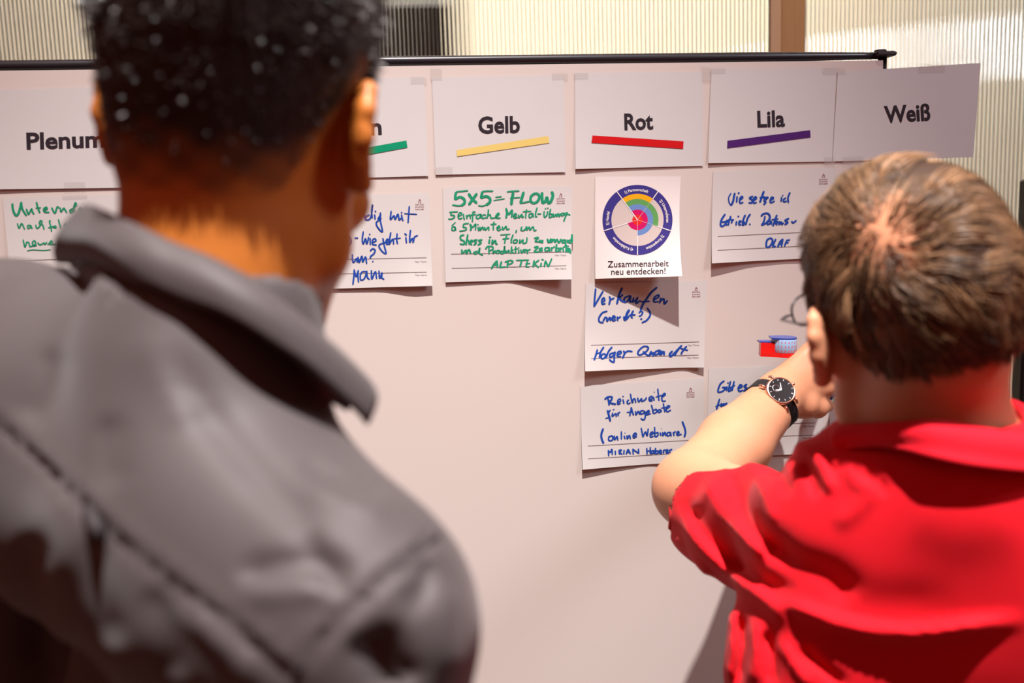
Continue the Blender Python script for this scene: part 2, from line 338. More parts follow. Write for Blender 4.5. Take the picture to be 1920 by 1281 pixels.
# ------------------------------------------------------------------ sheets of paper on the board
class Sheet:
    def __init__(s, name, tl, tr, br, bl, mt, label, cat, group, curl=((0, .5), (1, .5)), base=0.0012, pw=2.4, ns=28, nt=20):
        s.curl = (np.array([c[0] for c in curl]), np.array([c[1] * 1e-3 for c in curl])); s.base = base; s.pw = pw
        cs = lambda a: float(np.interp(a, *s.curl))
        s.q = [np.array(Bd(*tl, base)), np.array(Bd(*tr, base)), np.array(Bd(*br, base + cs(1))), np.array(Bd(*bl, base + cs(0)))]
        ss, tt = np.meshgrid(np.linspace(0, 1, ns + 1), np.linspace(0, 1, nt + 1)); ss = ss.ravel(); tt = tt.ravel()
        uv = s.bil(ss, tt); w = s.off(ss, tt)
        fr = BO + uv[:, :1] * BU + uv[:, 1:] * BV + w[:, None] * BN
        v = np.vstack([fr, fr - BN * 0.0002]); nv = len(fr); W1 = ns + 1; f = []
        for j in range(nt):
            for i in range(ns):
                a, b, c, d = j * W1 + i, j * W1 + i + 1, (j + 1) * W1 + i + 1, (j + 1) * W1 + i
                f += [(d, c, b, a), (nv + a, nv + b, nv + c, nv + d)]
        rim = [i for i in range(ns + 1)] + [j * W1 + ns for j in range(1, nt + 1)] + [nt * W1 + i for i in range(ns - 1, -1, -1)] + [j * W1 for j in range(nt - 1, 0, -1)]
        for i in range(len(rim)):
            a, b = rim[i], rim[(i + 1) % len(rim)]; f.append((a, b, nv + b, nv + a))
        s.o = tag(mk(name, v, f, mt), label, cat, group); s.o.data.set_sharp_from_angle(angle=0.6)
    def bil(s, a, b):
        a = np.asarray(a)[:, None]; b = np.asarray(b)[:, None]
        return (s.q[0] * (1 - a) + s.q[1] * a) * (1 - b) + (s.q[3] * (1 - a) + s.q[2] * a) * b
    def off(s, a, b):
        a = np.asarray(a); b = np.clip(np.asarray(b), 0, 1.2)
        x, y = s.curl; A = np.clip(a, 0, 1)
        c = np.interp(A, x, y); d = 0.06       # soften the kinks
        c = (np.interp(np.clip(A - d, 0, 1), x, y) + 2 * c + np.interp(np.clip(A + d, 0, 1), x, y)) / 4
        return s.base + c * b ** s.pw
    def at(s, px, py, lift=0.00035):
        """points of the sheet's surface under pixels"""
        px = np.asarray(px, float); py = np.asarray(py, float); off = np.full(px.shape, s.base)
        ray = ((px - CX) / FPX)[:, None] * RX + ((py - CY) / FPX)[:, None] * DN + FW
        for _ in range(5):
            t = (((BO - CAM) @ BN) + off) / (ray @ BN)
            q = CAM + ray * t[:, None] - BO; uv = np.c_[q @ BU, q @ BV]
            a = np.full(px.shape, .5); b = np.full(px.shape, .5)
            for _ in range(6):
                r = s.bil(a, b) - uv
                da = (s.q[1] - s.q[0]) * (1 - b)[:, None] + (s.q[2] - s.q[3]) * b[:, None]
                db = (s.q[3] - s.q[0]) * (1 - a)[:, None] + (s.q[2] - s.q[1]) * a[:, None]
                det = da[:, 0] * db[:, 1] - da[:, 1] * db[:, 0]
                a = a - (r[:, 0] * db[:, 1] - r[:, 1] * db[:, 0]) / det; b = b - (da[:, 0] * r[:, 1] - da[:, 1] * r[:, 0]) / det
            off = s.off(a, b) + lift
        return BO + uv[:, :1] * BU + uv[:, 1:] * BV + off[:, None] * BN
    def poly(s, name, polys, mt, lift=0.0004, mats=None, midx=None):
        v = []; f = []; mi = []
        for k, (pv, pf) in enumerate(polys):
            b = len(v); v += list(map(tuple, pv)); f += [[b + i for i in q] for q in pf]
            if midx: mi += [midx[k]] * len(pf)
        v = np.array(v); P = s.at(v[:, 0], v[:, 1], lift)
        return mk(name, P, f, mt, s.o, False, mats=mats, midx=mi if midx else None)

def ribbon(pts, w, n=7):
    """flat pen stroke around a polyline in the picture plane of the sheet"""
    P = cr(pts, n); k = len(P); t = np.gradient(P, axis=0); t /= (np.linalg.norm(t, axis=1)[:, None] + 1e-9)
    nn = np.c_[-t[:, 1], t[:, 0]]; taper = np.ones(k); taper[0] = taper[-1] = .75
    hw = (w / 2 * taper)[:, None] * (1 + 0.12 * np.abs(t[:, 1:]))
    L = P + nn * hw; R = P - nn * hw
    e0 = P[0] - t[0] * w * .3; e1 = P[-1] + t[-1] * w * .3
    v = np.vstack([L, R, [e0], [e1]])
    f = [(i, i + 1, k + i + 1, k + i) for i in range(k - 1)] + [(0, k, 2 * k), (k - 1, 2 * k + 1, 2 * k - 1)]
    return v, f
def writing(sheet, name, org, sc, w, strokes, mt):
    polys = []
    for st in strokes:
        ww = w
        if isinstance(st, tuple): ww, st = st
        p = np.array(st, float) / sc + np.array(org, float)
        polys.append(ribbon(p, ww / sc * .92))
    v = []; f = []; lifts = []
    for k, (pv, pf) in enumerate(polys):
        b = len(v); v += list(map(tuple, pv)); f += [[b + i for i in q] for q in pf]; lifts += [0.0004 + 0.00001 * (k % 9)] * len(pv)
    v = np.array(v); P = sheet.at(v[:, 0], v[:, 1], np.array(lifts))
    return mk(name, P, f, mt, sheet.o, False)
_tc = {}
def glyphs(body, bold):
    key = (body, bold)
    if key not in _tc:
        cu = bpy.data.curves.new('t', 'FONT'); cu.body = body; cu.size = 1.0; cu.offset = bold; cu.resolution_u = 3; cu.fill_mode = 'FRONT'
        o = bpy.data.objects.new('t', cu); C.objects.link(o)
        me = bpy.data.meshes.new_from_object(o.evaluated_get(bpy.context.evaluated_depsgraph_get()))
        v = np.array([x.co[:2] for x in me.vertices]); f = [tuple(p.vertices) for p in me.polygons]
        bpy.data.objects.remove(o); bpy.data.curves.remove(cu); bpy.data.meshes.remove(me)
        _tc[key] = (v, f)
    return _tc[key]
CAPH = glyphs('H', 0.0)[0][:, 1].max()
def text(body, p0, p1, cap, bold=0.0, shear=0.0):
    """polys for a word whose baseline runs p0 to p1, capitals cap high"""
    v, f = glyphs(body, bold); x0, x1 = v[:, 0].min(), v[:, 0].max()
    p0 = np.array(p0, float); p1 = np.array(p1, float); d = p1 - p0; L = np.linalg.norm(d); up = np.array([d[1], -d[0]]) / L
    s = (v[:, 0] - x0) / (x1 - x0); y = v[:, 1] / CAPH * cap
    return p0 + s[:, None] * d + y[:, None] * up, f
def arctext(body, c, r, mid, cap, width, bold=0.0):
    v, f = glyphs(body, bold); x0, x1 = v[:, 0].min(), v[:, 0].max()
    a = mid + ((v[:, 0] - x0) / (x1 - x0) - .5) * width; rr = r + v[:, 1] / CAPH * cap
    return np.c_[c[0] + rr * np.sin(a), c[1] - rr * np.cos(a)], f
def quad(a, b, c, d, n=6):
    a, b, c, d = map(lambda q: np.array(q, float), (a, b, c, d)); v = []; f = []
    for i in range(n + 1):
        t = i / n; v += [a + (b - a) * t, d + (c - d) * t]
    return np.array(v), [(2 * i, 2 * i + 2, 2 * i + 3, 2 * i + 1) for i in range(n)]
def line(p0, p1, w):
    p0 = np.array(p0, float); p1 = np.array(p1, float); d = p1 - p0; nn = np.array([-d[1], d[0]]) / np.linalg.norm(d) * w / 2
    return quad(p0 - nn, p1 - nn, p1 + nn, p0 + nn, 10)
def clear_tape(s, c, w, h, ang=0.0):
    c = np.array(c, float); d = np.array([math.cos(ang), math.sin(ang)]) * w / 2; e = np.array([-math.sin(ang), math.cos(ang)]) * h / 2
    v = []; f = []; n = 10
    for i in range(n + 1):
        t = i / n * 2 - 1; v += [c + d * t - e, c + d * t + e]
    f = [(2 * i, 2 * i + 2, 2 * i + 3, 2 * i + 1) for i in range(n)]
    v = np.array(v); P = s.at(v[:, 0], v[:, 1], 0.0009 + 0.0003 * rng.random(len(v)))
    o = mk('clear_tape', P, f, M['clear'], s.o, True); o['label'] = 'clear sticky tape'
    return o

G = 'printed header sheets'
heads = {}
def header(key, tl, tr, br, bl, word, p0, p1, cap, label, tape=None, curl=((0, .8), (.5, .3), (1, .8))):
    s = Sheet('paper_sheet', tl, tr, br, bl, M['paper'], label, 'sheet of paper', G, curl)
    s.poly('heading', [text(word, p0, p1, cap, 0.028)], M['ink_black'])
    if tape:
        cn, mt, lb = tape
        o = s.poly('colour_tape', [quad(*cn, n=12)], mt, 0.0006); o['label'] = lb
    heads[key] = s; return s
header('plenum', (-10, 169), (246, 161), (252, 352), (-2, 355), 'Plenum', (50, 279.5), (196, 275), 29.5, 'white sheet printed Plenum at the left edge, partly behind the dark haired head', curl=((0, 2), (.3, 1.2), (1, .6)))
header('gruen', (553, 151), (795, 144), (803, 330), (560, 337), 'Grün', (618, 255.5), (716, 251.5), 29.5, 'white header sheet with a green tape strip, half hidden behind the head', ([(592, 294), (762, 263.5), (764, 276.5), (593, 308)], M['t_green'], 'green tape strip'))
header('gelb', (810, 145), (1057, 141), (1060, 323), (817, 328), 'Gelb', (897, 249.5), (975, 248), 29.5, 'white sheet printed Gelb with a yellow tape strip', ([(856, 281.5), (1028, 255), (1030, 268), (857, 293.5)], M['t_yellow'], 'yellow tape strip'))
header('rot', (1078, 137), (1318, 135), (1318, 311), (1079, 317), 'Rot', (1171, 243), (1225, 241.5), 29, 'white sheet printed Rot with a red tape strip', ([(1111, 254), (1281.7, 265), (1281, 279), (1109, 267.7)], M['t_red'], 'red tape strip'), curl=((0, 2.6), (.25, 1.2), (1, .5)))
header('lila', (1334, 130), (1569, 127), (1560, 303), (1328, 306), 'Lila', (1420.5, 238), (1472, 236.5), 29, 'white sheet printed Lila with a purple tape strip', ([(1364, 264), (1519, 244), (1520, 257.5), (1363.5, 278)], M['t_purple'], 'purple tape strip'), curl=((0, 2.2), (.25, 1), (1, .6)))
header('weiss', (1571, 135), (1839, 118), (1825, 295), (1561, 303), 'Weiß', (1659, 230), (1745, 225), 30, 'white sheet printed Weiß sticking out past the right end of the board', curl=((0, .8), (1, 1.5)))
for k, cs in {'plenum': [(140, 346, 40, 14)], 'gelb': [(818, 136, 22, 26), (1050, 140, 30, 16), (832, 319, 34, 16)], 'rot': [(1325, 136, 18, 30), (1090, 140, 26, 14)],
              'lila': [(1565, 132, 44, 14), (1346, 130, 30, 14), (1556, 300, 20, 14)], 'weiss': [(1600, 299, 40, 14), (1748, 128, 50, 16)], 'gruen': [(785, 148, 30, 16)]}.items():
    for (x, y, w, h) in cs: clear_tape(heads[k], (x, y), w, h, -0.02)

G2 = 'session topic cards'
def emblem(s, x0, x1, yf, ys, tilt=-0.02):
    cx = (x0 + x1) / 2; pl = []
    for st in ([(cx - 2.6, yf + 3), (cx - 1.6, yf), (cx - .6, yf - 3)], [(cx - .6, yf - 4), (cx + 1.6, yf - 1.5), (cx + 1.8, yf + 1.5), (cx + .2, yf + 3.2)]):
        pl.append(ribbon(st, 0.9, 5))
    o = s.poly('emblem', pl, M['ink_red']); o['label'] = 'small dark flame emblem'
    pt = [text(t, (x0, y + 1.4), (x1, y + 1.4 + (x1 - x0) * tilt), 2.0, 0.01) for t, y in zip(('BERLINER', 'BUSINESS', 'BARCAMP'), ys)]
    s.poly('emblem_lettering', pt, M['ink_red'])
def rules(s, lines, caps):
    s.poly('rule_line', [line(a, b, 1.1) for a, b in lines], M['ink_grey'], 0.00025)
    pl = []
    for t, x1, y, sl in caps: pl.append(text(t, (x1 - 21, y + 1.6 + 21 * sl), (x1, y + 1.6), 3.0))
    if pl: s.poly('caption', pl, M['ink_grey'], 0.00025)
def z(org, sc, p): return (org[0] + p[0] / sc, org[1] + p[1] / sc)

# Plenum column: green writing
s = Sheet('topic_card', (5, 372), (243, 364), (253, 541), (22, 550), M['card'], 'card with green writing under the Plenum sheet, beside the jacket collar', 'card', G2, ((0, 6), (.3, 3), (1, 2)), pw=1.6)
clear_tape(s, (140, 366), 46, 12, -.04)
writing(s, 'handwriting', (0, 350), 7.385, 20, [
    (32, [(170, 235), (180, 320), (215, 395), (250, 380), (280, 290), (295, 215)]), (28, [(295, 215), (310, 310), (365, 400)]), (24, [(365, 310), (380, 350), (395, 380), (430, 320), (440, 310), (450, 350), (470, 380)]),
    (26, [(505, 215), (520, 280), (550, 360)]), (18, [(495, 295), (565, 290)]), (24, [(600, 330), (650, 310), (640, 285), (605, 310), (620, 350), (680, 355)]),
    (24, [(715, 290), (760, 365), (790, 285), (815, 290)]), (22, [(830, 290), (845, 345), (880, 300), (895, 310), (925, 360)]), (24, [(960, 330), (1000, 310), (970, 350), (1000, 350), (1040, 230), (1055, 250), (1020, 300), (1035, 345)]),
    [(1090, 345), (1110, 290), (1140, 340), (1170, 290)], [(240, 510), (265, 575), (300, 510), (340, 590)], [(420, 535), (385, 540), (385, 575), (415, 570), (425, 540), (445, 580)],
    [(495, 530), (510, 575), (540, 560), (580, 490), (560, 470), (545, 510), (590, 530), (610, 590)], [(700, 470), (685, 480), (700, 540), (715, 620)], [(670, 570), (740, 550)],
    [(765, 540), (740, 560), (770, 570), (775, 545)], [(810, 455), (825, 520), (845, 580)], [(910, 500), (880, 545)], [(890, 530), (930, 560)],
    [(320, 735), (345, 835), (370, 770), (400, 780), (420, 830), (490, 790), (480, 750), (450, 770), (460, 820), (510, 810)], [(520, 775), (550, 805), (570, 800), (610, 780), (620, 800), (650, 770)],
    [(660, 800), (720, 770), (710, 750), (685, 780), (700, 800), (770, 795)], (13, [(375, 890), (450, 875), (600, 882), (700, 872)])], M['ink_green'])
rules(s, [((30, 489), (235, 482)), ((32, 517), (238, 510))], [])

# green column: blue writing
o_, sc = (620, 360), 6.74
s = Sheet('topic_card', (572, 368), (804, 362), (811, 536), (578, 543), M['card'], 'card with blue handwriting beside the dark haired man\'s jaw', 'card', G2, ((0, 1.5), (.6, 2.4), (.85, 6.5), (1, 5.5)), pw=3)
writing(s, 'handwriting', o_, sc, 20, [
    [(330, 270), (295, 300), (290, 345), (320, 350), (340, 300), (345, 280), (350, 320), (375, 355)], [(395, 235), (385, 330)], [(385, 330), (400, 290), (425, 285), (432, 320), (440, 350)],
    [(490, 290), (450, 310), (445, 350), (490, 345), (515, 290), (530, 160), (518, 240), (525, 330)], [(555, 285), (562, 345)], [(560, 240), (572, 250)],
    [(622, 300), (600, 340), (628, 320), (630, 262)], [(628, 262), (625, 340), (640, 420), (655, 495), (635, 495), (585, 430), (578, 385), (605, 360), (640, 335)],
    [(765, 240), (755, 345), (800, 300), (815, 345), (850, 280), (865, 350), (890, 330)], [(895, 285), (905, 340), (915, 365)], [(890, 258), (902, 262)], [(995, 180), (985, 290), (978, 390)], (16, [(930, 272), (1090, 282)]),
    [(175, 570), (220, 565), (252, 590), (255, 640), (220, 680), (165, 672)], [(305, 582), (345, 582)], [(412, 500), (400, 600), (412, 655), (440, 590), (455, 655), (475, 600), (480, 570)], [(500, 585), (500, 665)], [(490, 530), (496, 540)],
    [(525, 640), (570, 620), (560, 590), (530, 610), (530, 660), (580, 672)], [(660, 585), (668, 630), (680, 690), (700, 775), (660, 760), (615, 700), (620, 665), (680, 640), (705, 632)], [(700, 640), (730, 620), (720, 595), (700, 620), (710, 660), (740, 650)],
    [(760, 510), (745, 600), (740, 660), (770, 610), (790, 600), (795, 660)], [(840, 525), (835, 600), (845, 655)], (16, [(800, 590), (885, 582)]), [(950, 570), (958, 645)], [(935, 525), (960, 545)],
    [(1010, 480), (1000, 560), (1000, 635), (1025, 590), (1040, 600), (1040, 640)], [(1045, 635), (1060, 570), (1100, 550)],
    [(90, 860), (100, 905), (120, 870), (130, 910)], [(172, 760), (180, 830), (185, 890)], (18, [(135, 835), (220, 832)]), [(275, 790), (275, 850), (290, 890), (330, 840), (335, 890)], [(345, 820), (360, 890), (395, 810), (405, 885), (440, 820), (455, 905)],
    [(500, 745), (530, 718), (562, 735), (545, 780), (505, 815), (505, 840)], [(530, 875), (536, 882)],
    [(280, 1170), (292, 1080), (298, 980)], [(298, 985), (322, 1070), (350, 990)], [(350, 990), (345, 1060), (352, 1140)], [(440, 1005), (400, 1010), (375, 1050), (380, 1110), (420, 1100), (445, 1050), (455, 1000), (465, 1080), (490, 1105)],
    [(515, 990), (520, 1100), (555, 1020), (570, 1015), (580, 1095)], [(610, 995), (620, 1090), (650, 1020), (645, 1080), (675, 1105)]], M['ink_blue'])
rules(s, [(z(o_, sc, (-250, 860)), z(o_, sc, (1210, 831))), (z(o_, sc, (-240, 1041)), z(o_, sc, (1213, 1014)))], [('Mein Thema', *z(o_, sc, (1210, 880)), .02), ('Mein Name', *z(o_, sc, (1213, 1049)), .02)])
emblem(s, *[620 + x / sc for x in (1072, 1180)], 360 + 118 / sc, [360 + y / sc for y in (157, 187, 217)])

# yellow column: green FLOW card
o_, sc = (840, 340), 7.116
s = Sheet('topic_card', (830.5, 352), (1073, 349.5), (1072.6, 524), (835.6, 529.5), M['card'], 'card with dense green writing headed 5x5=FLOW below the Gelb sheet', 'card', G2, ((0, 2.2), (.3, 1.4), (.52, .6), (1, 13)), pw=2.2)
writing(s, 'handwriting', o_, sc, 20, [
    (34, [(110, 145), (98, 190), (95, 240)]), (22, [(110, 140), (190, 132), (265, 125)]), (36, [(95, 240), (160, 210), (215, 240), (220, 290), (180, 325)]), (22, [(180, 325), (120, 325), (60, 315)]),
    (36, [(275, 165), (320, 230), (385, 290)]), (36, [(385, 165), (330, 240), (280, 310)]), (22, [(460, 135), (520, 130), (600, 130)]), (34, [(460, 140), (450, 180), (440, 220)]), (36, [(440, 220), (510, 200), (560, 230), (555, 280), (510, 315)]), (20, [(510, 315), (460, 330), (405, 325)]),
    (18, [(635, 212), (715, 203)]), (16, [(610, 255), (755, 232)]), (22, [(790, 140), (870, 132), (950, 128)]), (38, [(870, 150), (855, 230), (845, 310)]), (18, [(830, 225), (960, 215)]),
    (36, [(1010, 145), (990, 210), (968, 290)]), (24, [(968, 290), (1020, 282), (1085, 270)]), (34, [(1160, 160), (1110, 200), (1105, 265), (1150, 290), (1200, 260), (1220, 200), (1190, 165), (1150, 165)]),
    (38, [(1255, 150), (1255, 220), (1265, 285), (1300, 265), (1320, 215), (1335, 280), (1360, 285), (1390, 230), (1398, 180), (1385, 140)]),
    [(20, 412), (130, 405)], [(45, 415), (40, 450), (80, 455), (85, 480), (50, 502), (5, 503)], [(135, 465), (180, 445), (175, 420), (150, 425), (135, 460), (150, 500), (190, 490)], [(205, 435), (210, 480), (220, 510)], [(245, 450), (255, 500)], [(255, 465), (290, 450), (300, 495)],
    [(365, 410), (335, 410), (330, 460), (325, 540)], [(290, 455), (370, 440)], [(430, 440), (385, 455), (380, 490), (410, 495), (435, 460), (440, 440), (440, 490)], [(505, 450), (470, 450), (450, 480), (470, 495), (510, 480)], [(540, 375), (535, 430), (520, 495)], [(525, 465), (560, 445), (575, 490), (600, 490), (640, 480), (680, 440), (670, 425), (640, 460), (650, 490), (700, 490)],
    (26, [(775, 360), (785, 420), (775, 490)]), (24, [(780, 370), (810, 440), (855, 385), (850, 480)]), [(870, 470), (910, 455), (905, 430), (880, 445), (885, 490), (930, 480)], [(940, 445), (950, 485), (985, 440), (990, 480), (1010, 470)], [(1050, 375), (1040, 430), (1035, 490)], [(1000, 405), (1110, 400)],
    [(1125, 425), (1085, 440), (1085, 480), (1115, 475), (1130, 430), (1140, 480)], [(1190, 350), (1170, 420), (1170, 470), (1190, 470)], [(1195, 435), (1240, 435)], [(1285, 400), (1280, 440), (1290, 480), (1320, 450), (1330, 400)], [(1300, 370), (1305, 360)], [(1330, 362), (1337, 352)],
    [(1370, 370), (1355, 430), (1355, 480), (1385, 470), (1390, 440), (1360, 435)], [(1405, 430), (1410, 475), (1440, 440), (1450, 470), (1470, 430), (1485, 470), (1500, 430)], [(1560, 425), (1515, 430), (1520, 460), (1560, 440), (1590, 420), (1560, 490), (1545, 535)], [(1560, 450), (1600, 440), (1630, 450)],
    [(95, 605), (60, 610), (55, 650), (90, 650), (95, 615), (105, 655)], (14, [(100, 545), (75, 570), (50, 590)]), [(275, 560), (215, 570), (200, 610)], [(200, 610), (240, 620), (235, 650), (155, 665)], (26, [(295, 570), (310, 620), (300, 655)]), [(300, 575), (330, 610), (370, 570), (365, 650)],
    [(400, 610), (410, 660)], [(395, 575), (405, 582)], [(425, 610), (430, 655), (460, 610), (475, 650)], [(490, 610), (500, 650), (540, 610), (545, 655)], [(615, 540), (605, 590), (605, 650)], [(570, 575), (645, 570)], [(650, 630), (690, 615), (680, 595), (655, 620), (670, 655), (710, 640)], [(725, 605), (735, 645), (775, 600), (785, 640), (820, 635)],
    [(915, 650), (905, 685)], [(985, 605), (975, 650), (1020, 650), (1050, 605), (1050, 650), (1085, 610), (1095, 650), (1135, 605), (1150, 655), (1180, 650)],
    (24, [(215, 715), (170, 730), (170, 775), (215, 800), (210, 840), (160, 835)]), (24, [(265, 710), (250, 790), (240, 850)]), [(240, 800), (270, 785), (285, 845)], [(295, 820), (330, 800), (310, 785), (292, 820), (320, 850)], (24, [(390, 780), (350, 790), (375, 820), (345, 850)]), (24, [(455, 780), (410, 790), (440, 820), (400, 850)]),
    (26, [(555, 775), (548, 830)]), [(548, 745), (575, 745)], (24, [(595, 780), (590, 835), (630, 790), (640, 830), (660, 835)]), (16, [(700, 715), (830, 705)]), [(785, 720), (765, 775), (755, 830)], [(730, 770), (815, 760)], [(870, 710), (845, 780), (845, 825)], [(910, 775), (875, 790), (875, 820), (910, 820), (925, 790), (905, 775)],
    [(960, 775), (955, 825), (1000, 780), (1000, 825), (1045, 815), (1055, 750)], (22, [(1150, 760), (1205, 750), (1165, 800), (1215, 805)]), (24, [(1225, 780), (1225, 812), (1262, 790), (1255, 825)]), (26, [(1325, 770), (1345, 815), (1375, 770), (1370, 810), (1400, 790), (1395, 770)]), (24, [(1420, 770), (1430, 812), (1455, 775), (1480, 820), (1510, 770)]),
    (24, [(1560, 780), (1525, 790), (1530, 820), (1560, 810), (1565, 780), (1570, 860)]), [(1590, 780), (1595, 820)], (24, [(1640, 780), (1610, 795), (1620, 820), (1645, 810), (1655, 710), (1655, 820)]),
    (24, [(185, 910), (190, 960), (240, 920), (245, 965), (280, 910), (305, 965)]), [(390, 930), (345, 950), (360, 970), (400, 950), (425, 890), (420, 960), (465, 985)], [(545, 875), (548, 970)], [(500, 905), (530, 870), (590, 870), (600, 900), (550, 930)], [(600, 920), (605, 960), (630, 920)], [(660, 920), (640, 950), (670, 960), (690, 930), (660, 920)],
    (22, [(740, 930), (700, 940), (715, 965), (745, 950), (755, 865), (752, 960)]), [(770, 920), (775, 955), (810, 920), (815, 960)], [(850, 870), (840, 965)], [(870, 910), (845, 935), (880, 960)], [(905, 870), (900, 960)], [(885, 905), (930, 900)], [(945, 910), (945, 960)], [(940, 885), (950, 885)], [(970, 910), (985, 955), (1010, 905)], [(1015, 940), (1045, 915), (1020, 915), (1025, 955)], [(1055, 910), (1060, 965)], [(1055, 930), (1100, 905)],
    (24, [(1150, 880), (1200, 875), (1155, 935), (1205, 940)]), (22, [(1220, 890), (1225, 940), (1250, 885), (1255, 935)]), (22, [(1345, 880), (1300, 890), (1300, 930), (1340, 920), (1350, 885), (1360, 935)]), [(1380, 880), (1385, 930)], [(1385, 895), (1425, 870)], (24, [(1450, 840), (1440, 930), (1475, 925), (1475, 895), (1445, 895)]), [(1490, 920), (1515, 895), (1490, 895), (1500, 935)], [(1535, 880), (1540, 940)], (24, [(1580, 850), (1575, 945)]), [(1540, 875), (1610, 865)], (26, [(1590, 930), (1610, 900), (1592, 905), (1605, 940), (1620, 900), (1635, 960)]),
    (24, [(580, 1165), (610, 1110), (655, 1060)]), (24, [(655, 1060), (660, 1150)]), (18, [(600, 1120), (670, 1110)]), (24, [(715, 1070), (700, 1120), (690, 1150)]), (20, [(690, 1150), (770, 1140)]), (24, [(800, 1075), (790, 1150)]), (22, [(760, 1078), (830, 1055), (865, 1070), (840, 1100), (800, 1108)]),
    (20, [(910, 1055), (1080, 1050)]), (24, [(985, 1060), (960, 1140)]), (22, [(1060, 1065), (1040, 1140)]), (18, [(1040, 1140), (1085, 1140)]), (16, [(1035, 1100), (1095, 1095)]), (24, [(1150, 1055), (1135, 1145)]), (22, [(1215, 1050), (1150, 1100)]), (22, [(1150, 1100), (1210, 1150)]), (22, [(1245, 1090), (1235, 1140)]), [(1250, 1040), (1275, 1050)],
    (22, [(1285, 1140), (1300, 1060)]), (22, [(1300, 1060), (1340, 1140)]), (20, [(1340, 1140), (1385, 1030)])], M['ink_green'])
rules(s, [(z(o_, sc, (42, 972)), z(o_, sc, (1575, 943))), (z(o_, sc, (50, 1161)), z(o_, sc, (1578, 1126)))], [('Mein Thema', *z(o_, sc, (1577, 985)), .015), ('Mein Name', *z(o_, sc, (1577, 1163)), .015)])
emblem(s, *[840 + x / sc for x in (1452, 1560)], 340 + 190 / sc, [340 + y / sc for y in (229, 261, 291)])

# red column: round diagram poster
s = Sheet('poster_sheet', (1116.3, 331.5), (1276.5, 330.8), (1279.5, 518), (1115.8, 522.8), M['poster'], 'white poster with a round rainbow coloured diagram below the Rot sheet', 'poster', None, ((0, 5.5), (.45, 20), (1, 37)), pw=2.0, nt=30)
cc = (1195.3, 412.4); ZS = 1 / 8.006
def sector(r0, r1, a0, a1):
    n = max(3, int((a1 - a0) / 5)); v = []
    for i in range(n + 1):
        a = math.radians(a0 + (a1 - a0) * i / n)
        for r in (r0, r1): v.append((cc[0] + r * ZS * math.sin(a), cc[1] - r * ZS * math.cos(a)))
    return np.array(v), [(2 * i, 2 * i + 1, 2 * i + 3, 2 * i + 2) for i in range(n)]
RR = (0, 78, 155, 235, 315, 392); CO = [M['p_red'], M['p_magenta'], M['p_blue'], M['p_green'], M['p_yellow']]
pol = []; mi = []
for k in range(5):
    a0 = -36 + 72 * k; top = 5 - k
    pol.append(sector(392, 526, a0, a0 + 72)); mi.append(0)
    for j in range(5):
        pol.append(sector(RR[j], RR[j + 1], a0, a0 + 72)); mi.append(2 + j if j < top else 1)
s.poly('ring_diagram', pol, None, 0.0004, [M['indigo'], M['p_pale']] + CO, mi)
wl_ = []
for k in range(5):
    a = math.radians(-36 + 72 * k); d = np.array([math.sin(a), -math.cos(a)]); c0 = np.array(cc)
    r_in = RR[[1, 5, 4, 3, 2][k]] if k else 0
    wl_.append(line(c0 + d * r_in * ZS, c0 + d * 528 * ZS, 1.7))
    if k: wl_.append(line(c0, c0 + d * r_in * ZS, 0.4))
for t, mid, wd in (('1) Partnerschaft', -2, 46), ('2) Unternehmen', 72, 46), ('3) Kooperation', 142, 42), ('4) Kollaboration', 211, 46), ('5) Handel', 273, 26)):
    wl_.append(arctext(t, cc, 432 * ZS, math.radians(mid), 5.2, math.radians(wd), 0.02))
s.poly('ring_lettering', wl_, M['p_white'], 0.0008)
s.poly('slogan', [text('Zusammenarbeit', (1139.5, 501.3), (1254, 499.3), 11.4, 0.006), text('neu entdecken!', (1146, 515.3), (1248, 513.5), 11.4, 0.006)], M['ink_black'])

